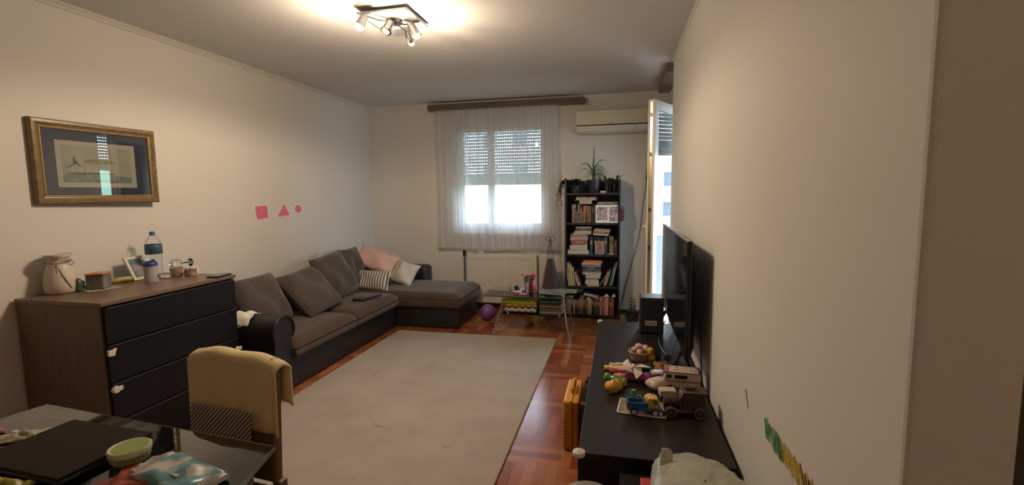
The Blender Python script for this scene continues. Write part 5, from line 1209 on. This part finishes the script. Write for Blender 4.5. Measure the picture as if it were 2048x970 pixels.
# blue and yellow toy truck
tk = thing('toy_truck', 'blue toy truck with yellow cab and yellow load', 'toy truck', (.118, 2.165, Zt+.004), D(4))
BL = mat('truck_blue', (.02,.11,.27), .35); TY_ = mat('truck_yellow', (.60,.33,.05), .35)
M().prism([(-.072,.018),(.082,.014),(.086,.022),(.080,.030),(-.072,.034)], -.027, .027, 'y').build('chassis', BL, tk, bevel=.003)
s = M(); s.box(-.074,.012,-.028,-.023,.030,.056); s.box(-.074,.012,.023,.028,.030,.056); s.box(-.076,-.070,-.028,.028,.030,.058); s.box(.006,.012,-.028,.028,.030,.056); s.box(-.074,.012,-.026,.026,.030,.036)
s.build('cargo_bed', BL, tk)
M().prism([(.016,.030),(.072,.030),(.072,.048),(.060,.076),(.022,.078),(.016,.070)], -.025, .025, 'y').build('cab', TY_, tk, bevel=.004)
M().prism([(.040,.052),(.064,.052),(.055,.070),(.040,.070)], -.0258, .0258, 'y').build('window', mat('truck_window', (.03,.14,.13), .15), tk)
M().box(.070,.090,-.026,.026,.020,.030).build('bumper', WHITEPL, tk, bevel=.003)
for x in (-.044, .048):
    for y in (-1, 1):
        wv = M().cyl((x,y*.022,.013),(x,y*.031,.013),.0165,None,20).build('wheel', BLKPL, tk, smooth=True); M().cyl((x,y*.0305,.013),(x,y*.0325,.013),.011,None,18).build('hubcap', mat('hub_cream', (.48,.42,.34), .4), wv)
exc = thing('toy_digger', 'yellow toy digger arm lying on the toy truck', 'toy', (.150, 2.235, Zt+.005), D(10))
M().lathe([(.030,0),(.032,.02),(.026,.045),(.012,.058),(.001,.060)], n=20).build('shell', TY_, exc, smooth=True); s = M(); s.tube([(-.02,-.03,.03),(-.045,-.04,.06),(-.03,-.045,.02)], .006, 8); s.tube([(.0,-.035,.02),(-.01,-.045,.055),(.012,-.045,.075)], .006, 8); s.build('arm', TY_, exc, smooth=True)
# dark wooden toy car (vintage van lying nose left)
DW = mat('toy_maroon_wood', (.065,.025,.022), .45, nscale=18, var=.3); DW2 = mat('toy_brown_wood', (.11,.060,.042), .5, nscale=18, var=.25); RIM = mat('rim_grey', (.17,.13,.12), .5)
cr = thing('toy_car', 'dark maroon wooden toy car with grey rimmed wheels', 'toy car', (.290, 2.200, Zt+.024), D(3))
M().prism([(-.015,0),(.095,0),(.098,.075),(.085,.082),(-.005,.080),(-.015,.062)], -.038, .038, 'y').build('body', DW, cr, bevel=.006)
M().lathe([(.001,-.07),(.024,-.07),(.027,-.062),(.027,.0),(.001,.0)], (-.012,0,.030), 22, RY(PI/2)).build('bonnet', DW, cr, smooth=True, ang=45)
M().box(-.085,.098,-.041,.041,-.006,.006).build('chassis', DW2, cr, bevel=.003)
M().box(-.006,.100,-.041,.041,.082,.090).build('roof', DW2, cr, bevel=.004)
M().box(.002,.034,-.0395,.0395,.040,.070).build('window', mat('toy_window', (.05,.045,.045), .3), cr)
def wheel(x, y, z, r, ax='y', par=cr):
    wv = M().lathe([(.001,-.008),(r,-.008),(r,.008),(.001,.008)], (x,y,z), 24, RX(PI/2) if ax == 'y' else None).build('wheel', DW, par, smooth=True, ang=50)
    sg = 1 if y > 0 else -1
    q = M(); P = [(x+(r*.88)*math.cos(t), y+sg*.008 if ax == 'y' else y+(r*.88)*math.sin(t), z+(r*.88)*math.sin(t) if ax == 'y' else z+.008) for t in [2*PI*k/24 for k in range(25)]]
    q.tube(P, .0026, 6); q.sphere((x, y+sg*.008 if ax == 'y' else y, z if ax == 'y' else z+.008), .006, 10, 6); q.build('rim', RIM, wv, smooth=True)
for x in (-.056, .066):
    for y in (-.046, .046): wheel(x, y, -.0, .025 if x > 0 else .024)
wheel(.030, 0, .098, .022, 'z')
# white rescue vehicle toys
AM = mat('toy_ivory', (.60,.50,.42), .4, nscale=10, var=.04); RS = mat('toy_stripe_red', (.35,.03,.05), .4); DKW = mat('toy_dark_window', (.03,.02,.022), .2)
am = thing('toy_ambulance', 'ivory toy ambulance with a thin red stripe at the wall', 'toy car', (.318, 2.500, Zt+.008), D(-4))
M().prism([(-.085,.0),(.095,.0),(.095,.085),(.085,.090),(-.060,.090),(-.085,.060)], -.048, .048, 'y').build('body', AM, am, bevel=.007, seg=3)
s = M(); s.box(-.084,.096,-.0492,-.0478,.040,.045); s.box(-.082,.094,-.050,.050,.086,.0885); s.build('stripe', RS, am)
s = M(); s.box(-.072,-.045,-.0495,-.047,.056,.074)
s.box(-.030,.030,-.0495,-.047,.056,.074); s.build('side_window', DKW, am)
s = M()
for x, y in ((-.03,-.02),(-.015,-.02),(.05,-.015),(.065,-.015),(-.02,.015),(-.05,.02)): s.cyl((x,y,.0885),(x,y,.092),.004,None,10)
s.build('roof_stud', DKW, am)
M().cbox((-.072,.0,.076), (.003,.07,.040), ry=D(40)).build('windscreen', mat('toy_windscreen', (.06,.10,.12), .1), am)
for x in (-.05, .06):
    for y in (-.049, .049): M().cyl((x,y-.004,.006),(x,y+.004,.006),.014,None,16).build('wheel', BLKPL, am, smooth=True)
tr_ = thing('toy_boat', 'rounded ivory toy with a glossy blue screen before the ambulance', 'toy', (.205, 2.468, Zt), D(35))
M().pillow(.105,.075,.050, TR(0,0,.025)@RX(PI/2), n=12, seed=2, pinch=-.08, wr=0).build('body', AM, tr_, smooth=True, ang=180)
M().cbox((.020,.0,.050), (.050,.034,.006), ry=D(-8)).build('screen', mat('toy_screen', (.10,.20,.24), .05), tr_, bevel=.002)
s = M()
for x, y in ((-.025,.012),(-.030,-.010),(-.012,-.022)): s.sphere((x,y,.049), .005, 10, 6, (1,1,.5))
s.build('button', DKW, tr_)
bx2 = M().box(-.040,.040,-.028,.028,0,.035).build('toy_box', AM, bevel=.005, loc=(.243,2.385,Zt)); bx2.rotation_euler[2] = D(8); tag(bx2, 'small ivory toy block between the ambulance and the maroon car', 'toy')
hp = thing('toy_phone', 'white and orange toy phone with a grey display', 'toy phone', (.222, 2.650, Zt), D(10))
M().box(-.040,.040,-.028,.028,0,.022).build('body', mat('phone_ivory', (.58,.45,.34), .4), hp, bevel=.006, seg=3); M().box(-.030,.030,-.006,.024,.0215,.0235).build('display', mat('lcd_grey', (.16,.18,.19), .2, nscale=120, var=.5), hp); M().box(-.041,.041,-.0285,.0285,.004,.010).build('side_band', mat('phone_orange', (.45,.14,.05), .4), hp, bevel=.002)
tag(M().sphere((0,0,0), .017, 18, 12).build('toy_ball', mat('ball_blue', (.04,.12,.34), .25, nscale=50, var=.5), smooth=True, ang=180, loc=(.275,2.745,Zt+.017)), 'little blue ball near the sunglasses on the stand', 'ball')
rc2 = thing('game_console', 'dark grey handheld device lying across by the wall', 'device', (.350, 2.690, Zt), D(-8)); M().box(-.070,.070,-.030,.030,0,.020).build('body', mat('device_dark', (.03,.032,.035), .4), rc2, bevel=.005); M().box(-.035,.035,-.020,.020,.020,.0215).build('screen', MATS['dark_lens'], rc2); 

# ------------------------------------------------------------------ around the stand
YC = mat('case_yellow', (.62,.27,.008), .4, nscale=15, var=.06)
tc_ = thing('toy_tool_case', 'yellow plastic toy case standing on edge beside the stand', 'case', (-.254, 2.74, 0))
M().box(-.046,-.001,-.17,.17,.004,.292).build('case_half', YC, tc_, bevel=.014, seg=3); M().box(.001,.046,-.17,.17,.004,.292).build('case_half', YC, tc_, bevel=.014, seg=3)
M().box(-.007,.007,-.176,.176,.0,.298).build('seam_rim', YC, tc_, bevel=.003)
M().tube([(-.0,-.06,.29),(0,-.06,.325),(0,-.05,.335),(0,.05,.335),(0,.06,.325),(0,.06,.29)], .010, 8).build('handle', YC, tc_, smooth=True)
s = M()
for k in range(7): s.box(-.050,-.045,-.13+.012*0,-.10,.06+.022*k,.070+.022*k)
for k in range(7): s.box(-.046+.0,-.036,-.1745,-.168,.05+.022*k,.060+.022*k)
s.build('ridge', mat('case_ridge', (.66,.36,.03), .4), tc_)
cb_ = M().box(-.024,.024,-.14,.14,0,.285).build('cardboard_box', mat('cardboard_dark', (.10,.065,.04), .8, nscale=12, var=.2), loc=(-.176,2.70,0)); tag(cb_, 'narrow brown box between the yellow case and the stand', 'box')
bo = thing('booklet', 'light blue and white booklet upright between yellow case and stand', 'booklet', (-.172, 2.60, .286), D(6), ry=D(10))
M().box(-.027,.027,-.0015,.0015,0,.130).build('cover', mat('booklet_blue', (.20,.30,.38), .4, nscale=14, var=.35), bo); M().box(-.024,.022,-.0022,-.0014,.084,.104).build('title_strip', MATS['white_box'], bo)
M().box(-.026,.026,.0016,.004,.002,.128).build('pages', PAPER, bo)
rdp = M().pillow(.03,.10,.02, TR(0,0,.05), n=6, seed=1).build('red_toy', tR, smooth=True, loc=(-.158,2.72,.3)); rdp.location.z = .290; tag(rdp, 'red toy tip sticking up between booklet and stand', 'toy')
# low dark box, plastic bag, stool at the near end
lb_ = thing('storage_box', 'dark brown storage box at the near end of the stand', 'box', (.222, 1.515, 0))
M().box(-.205,.205,-.22,.235,0,.375).build('body', DARKWOOD, lb_, bevel=.003); M().box(-.210,.210,-.225,.240,.375,.400).build('lid', DARKWOOD, lb_, bevel=.003)
rb = M().box(-.028,.028,-.03,.03,0,.035).build('red_block', mat('block_red', (.50,.03,.03), .4), bevel=.005, loc=(.112,1.650,.401)); tag(rb, 'small bright red block in front of the plastic bag', 'block')
BG = mat('bag_plastic', (.43,.42,.35), .35, nscale=12, var=.18, Alpha=.90)
from mathutils import noise as NZ
def bagfn(u, v):
    a = 2*PI*u; b = .02+PI*(v*.62)
    d = Vector((math.sin(b)*math.cos(a), math.sin(b)*math.sin(a), math.cos(b)))
    k = 1+.20*NZ.noise(d*1.5+Vector((3,1,2)))+.05*NZ.noise(d*4.2)+.030*(1-2*abs(NZ.noise(d*8+Vector((5,5,1)))))
    sq = 1/max(abs(d.x)**3+abs(d.y)**3, .0001)**(1/3) if b > .6 else 1
    sq = 1+(min(sq, 1.35)-1)*min(1, max(0, (b-.6)))
    return Vector((.150*d.x*k*min(sq,1.2), .205*d.y*k*min(sq,1.2), max(.108+.092*d.z*k, .004)))
bg_ = M().grid(bagfn, 90, 40)
bg_ = bg_.build('plastic_bag', BG, smooth=True, ang=50, loc=(.262,1.44,.402))
ear = M().grid(lambda u, v: Vector((-.105+.035*(u-.5)+.01*math.sin(9*u), .105+.03*v, .16+.055*v*(1-.4*abs(2*u-1))+.006*math.sin(12*u+5*v))), 10, 8).build('bag_handle', BG, bg_, smooth=True, solid=.002)
tag(bg_, 'crumpled whitish plastic bag on the dark storage box', 'bag')
stl = thing('round_stool', 'grey rounded stool just peeking in at the bottom edge', 'stool', (-.085, 1.46, 0))
M().lathe([(.001,.36),(.125,.36),(.135,.372),(.135,.392),(.125,.405),(.001,.408)], n=36).build('seat', mat('stool_grey', (.24,.225,.20), .5), stl, smooth=True, ang=60)
for k in range(4):
    a = PI/4+k*PI/2; M().cyl((.09*math.cos(a),.09*math.sin(a),.36),(.125*math.cos(a),.125*math.sin(a),0),.012,.010,12).build('leg', mat('stool_leg', (.10,.09,.085), .5), stl, smooth=True)
stl.location = (-.095, 1.578, 0); stl.scale = (.72,.72,1)

# ------------------------------------------------------------------ dining table and what lies on it
dz = .75
dt = thing('dining_table', 'glass topped dining table in the near left corner', 'table', (-1.45, .60, 0))
poly = [(-1.936,1.193),(-.951,1.107),(-.905,.93),(-.835,.45),(-.85,-.05),(-2.10,-.05),(-2.08,.45),(-1.985,.98)]
DG = glass('dining_glass', (.86,.86,.82), 1.5, .02, boost=1.5)
M().prism([(x+1.45,y-.60) for x, y in poly], dz-.010, dz, 'z').build('glass_top', DG, dt, bevel=.002)
M().tube([(x+1.45,y-.60,dz-.005) for x, y in poly+poly[:1]], .0052, 6).build('glass_edge', mat('green_glass_edge', (.05,.07,.055), .15), dt)
for (x, y) in ((-1.80,1.02),(-1.10,.97),(-1.85,.10),(-1.05,.10)):
    lg = M().cyl((x+1.45,y-.6,0),(x+1.45,y-.6,dz-.012),.024,None,18).build('leg', CHROME, dt, smooth=True); M().lathe([(.030,dz-.020),(.032,dz-.011),(.020,dz-.0105)], (x+1.45,y-.6,0), 18).build('mounting_disc', CHROME, lg, smooth=True)
    M().lathe([(.001,.004),(.008,.004),(.010,.0)][::-1], (x+1.45,y-.6,dz), 12).build('bolt', CHROME, lg, smooth=True)
lp = thing('laptop', 'closed black laptop on the glass dining table', 'laptop', (-1.505, .955, dz+.001), D(-3))
M().box(-.165,.165,-.115,.125,0,.013).build('base', mat('laptop_black', (.028,.023,.018), .45, nscale=300, var=.1), lp, bevel=.005); M().box(-.165,.165,-.117,.125,.014,.022).build('screen_lid', mat('laptop_lid', (.020,.016,.012), .7, spec=.12, nscale=200, var=.1), lp, bevel=.004)
tn = thing('round_tub', 'round white tub with a light green lid on the dining table', 'tub', (-1.292, .968, dz+.001))
M().lathe([(.001,0),(.040,0),(.046,.010),(.047,.026),(.001,.027)], n=32).build('tub_body', mat('tub_white', (.42,.40,.32), .4), tn, smooth=True, ang=50)
M().lathe([(.049,.024),(.050,.036),(.047,.039),(.042,.037),(.041,.0365)], n=32, cap0=False, cap1=False).build('lid_rim', mat('tub_rim', (.52,.50,.40), .4), tn, smooth=True, ang=50); M().lathe([(.001,.0365),(.0415,.0365)], n=32, cap0=False, cap1=False).build('lid_face', mat('lid_green', (.24,.33,.07), .4, nscale=60, var=.15), tn)
M().grid(lambda u, v: Vector((.0478*math.cos(-1.3+1.5*u), .0478*math.sin(-1.3+1.5*u), .007+.015*v)), 12, 1).build('side_label', mat('tub_label', (.16,.19,.07), .5), tn)
ww = thing('wet_wipes', 'blue and white soft pack of wet wipes on the dining table', 'wipes', (-1.075, .918, dz+.001), D(-14))
m_, nt, out = newmat('wipes_foil'); b = bsdf(nt, (.3,.5,.5), .3); v = objco(nt); n_ = noise(nt, v, 11, 3); 
r = ramp(nt, [(.38,(.45,.43,.38)),(.44,(.42,.42,.38)),(.47,(.14,.30,.36)),(.62,(.08,.24,.32)),(.70,(.50,.50,.45))]); nt.links.new(n_.outputs['Fac'], r.inputs['Fac']); nt.links.new(r.outputs['Color'], b.inputs['Base Color']); nt.links.new(b.outputs[0], out.inputs['Surface'])
M().pillow(.215,.115,.026, TR(0,0,.012)@RX(PI/2), n=18, seed=3, pinch=.04, crown=.35, wr=.004).build('pack', m_, ww, smooth=True, ang=70)
M().box(-.035,.030,-.022,.022,.0255,.029).build('flap', mat('wipes_flap', (.40,.45,.42), .35, nscale=20, var=.2), ww, bevel=.001)
M().pillow(.018,.10,.006, TR(-.112,0,.016)@RX(PI/2), n=6).build('crimped_end', MATS['white_box'], ww); M().pillow(.018,.10,.006, TR(.112,0,.016)@RX(PI/2), n=6).build('crimped_end', MATS['white_box'], ww)
crumple('red_packet', 'dark red crumpled packet before the blue wipes', 'packet', (-1.185,.885,dz+.001), .15, .10, .022, mat('packet_red', (.28,.05,.025), .4, nscale=20, var=.4), 51)
crumple('tissue', 'crumpled cream tissue left of the laptop', 'tissue', (-1.735,1.000,dz+.001), .12, .06, .022, mat('tissue_cream', (.40,.36,.26), .9, nscale=40, var=.1), 52, rz=D(35))
crumple('tissue', 'crumpled pink tissue at the left edge of the picture', 'tissue', (-1.865,.985,dz+.001), .08, .06, .03, mat('tissue_pink', (.45,.22,.20), .9, nscale=40, var=.15), 53)
crumple('snack_bag', 'yellow green packet in the bottom left corner on the table', 'packet', (-1.470,.790,dz+.001), .10, .08, .03, mat('snack_yellow', (.30,.26,.03), .4, nscale=20, var=.3), 54)

# dining chair with towels
CH = mat('chair_leather', (.17,.105,.065), .5, nscale=60, var=.1)
dc = thing('dining_chair', 'tan high backed dining chair pushed in behind the glass table', 'chair', (-1.315, 1.20, 0), D(-6))
M().box(-.185,.185,-.22,.14,.42,.475).build('seat', CH, dc, bevel=.018, seg=3)
s = M(); s.prism([(-.155+.0,.47),(.155,.47),(.178,.90),(.165,.915),(-.165,.915),(-.178,.90)], .145, .180, 'y'); s.build('backrest', CH, dc, bevel=.010, seg=3)
for x in (-.155,.155):
    M().box(x-.018,x+.018,.145,.180,0,.48).build('leg', CH, dc, bevel=.005); M().box(x-.018,x+.018,-.21,-.175,0,.43).build('leg', CH, dc, bevel=.005)
# striped tea towel over the front of the backrest and the seat
m_, nt, out = newmat('tea_towel'); b = bsdf(nt, (.4,.38,.34), .9); v = objco(nt); sxx = nt.nodes.new('ShaderNodeSeparateXYZ'); nt.links.new(v, sxx.inputs[0])
dg = mth(nt, 'FRACT', mth(nt, 'DIVIDE', mth(nt, 'ADD', sxx.outputs[0], mth(nt, 'MULTIPLY', sxx.outputs[2], -1.0)), .0165)); st_ = mth(nt, 'LESS_THAN', dg, .42)
band = mth(nt, 'MAXIMUM', mth(nt, 'GREATER_THAN', sxx.outputs[2], .608), mth(nt, 'LESS_THAN', sxx.outputs[1], -.07)); fk = mth(nt, 'MULTIPLY', st_, band)
mx = nt.nodes.new('ShaderNodeMix'); mx.data_type = 'RGBA'; nt.links.new(fk, mx.inputs[0]); mx.inputs[6].default_value = (.50,.43,.36,1); mx.inputs[7].default_value = (.035,.025,.022,1)
nt.links.new(mx.outputs[2], b.inputs['Base Color']); nt.links.new(b.outputs[0], out.inputs['Surface'])
def towelfn(u, v):
    x = -.172+.28*u; L_ = .60*v
    if L_ < .245: y, z = .138-.012*math.sin(L_*9), .735-L_
    elif L_ < .29: t = (L_-.245)/.045; y, z = .125-.02*t, .490-.006*t
    else: y, z = .105-(L_-.29), .484
    return Vector((x+.004*math.sin(8*v), y-.026-.006*abs(math.sin(5*u+2*v))-.002, z+.004*abs(math.sin(7*u))))
tt = M().grid(towelfn, 22, 50).build('tea_towel', m_, smooth=True, ang=60, solid=.003); tt.location = dc.location; tt.rotation_euler = dc.rotation_euler; tag(tt, 'white tea towel with black diagonal stripes hanging on the tan chair', 'towel')
YT = mat('yellow_terry', (.74,.60,.31), .95, nscale=260, var=.12, bmp=.5)
def ytf(u, v):
    # over the backrest: front drop then over the top and down behind
    x = -.196+.395*u; L_ = -.265+.44*v
    top = .926-.006*abs(2*u-1)**3*3-.010*u
    fold = .010*math.sin(9*u+1)*(1-min(1, abs(L_)*0))+.004*math.sin(23*u)
    low = .030*math.sin(u*PI*1.0)-.045*max(0, u-.55)
    r_ = .026
    if L_ < -r_: y = .135-.004-abs(fold)*(.3+2*abs(L_)); z = top-r_*.2+(L_+r_)*(1+low*1.2)
    elif L_ < r_: t = (L_+r_)/(2*r_); y = .135+.055*t-abs(fold)*.3; z = top-r_*.2+.010*math.sin(PI*t)
    else: y = .190+abs(fold)*.8; z = top-r_*.2-(L_-r_)
    edge = max(0, abs(2*u-1)-.93)/.07
    z -= .010*edge
    return Vector((x, y, z+.003*math.sin(14*u+6*v)))
yt = M().grid(ytf, 44, 40).build('yellow_towel', YT, smooth=True, ang=70, solid=.006); yt.location = dc.location; yt.rotation_euler = dc.rotation_euler
tag(yt, 'pale yellow towel draped over the back of the tan dining chair', 'towel')
# dark chair at the right side of the table
bc2 = thing('dining_chair', 'dark blue grey chair with red side at the bottom of the picture', 'chair', (-.79, .66, 0))
BC2 = mat('chair_bluegrey', (.06,.075,.095), .6, nscale=80, var=.15); RC2 = mat('chair_red', (.28,.035,.03), .7, nscale=80, var=.15)
def round_back(y0, y1, z0, z1, r): return [(y0,z0),(y1,z0)]+[(y1-r+r*math.cos(t), z1-r+r*math.sin(t)) for t in [PI/2*k/8 for k in range(9)]]+[(y0+r-r*math.sin(t), z1-r+r*math.cos(t)) for t in [PI/2*k/8 for k in range(9)]]
M().prism(round_back(-.21,.21,.44,.815,.10), .012, .040, 'x').build('backrest', BC2, bc2, bevel=.012, seg=3, smooth=True); M().prism(round_back(-.20,.20,.46,.785,.09), -.022, .011, 'x').build('back_cushion', RC2, bc2, bevel=.012, seg=3, smooth=True)
M().box(-.36,.02,-.20,.20,.42,.46).build('seat', RC2, bc2, bevel=.015)
for x in (-.34,.01):
    for y in (-.18,.18): M().cyl((x,y,0),(x,y,.43),.014,.017,12).build('leg', BC2, bc2, smooth=True)
# fill lamp added behind the camera, unseen, to brighten the near wall
hl = thing('added_fill_lamp', 'added round fill lamp, unseen, on the hall ceiling behind the viewer', 'ceiling lamp', (.95, -1.4, H))
M().lathe([(.12,0),(.13,-.03),(.10,-.07),(.001,-.085)], n=28).build('shade', emit('fill_glow', (1,.74,.48), 1.5), hl, smooth=True)
L_ = bpy.data.lights.new('fill_light', 'POINT'); L_.energy = FILL_E; L_.color = (1,.74,.48); L_.shadow_soft_size = .1
o = bpy.data.objects.new('fill_light', L_); COL.objects.link(o); o.location = (.95,-1.4,H-.16)
# fix: remaining setting flags
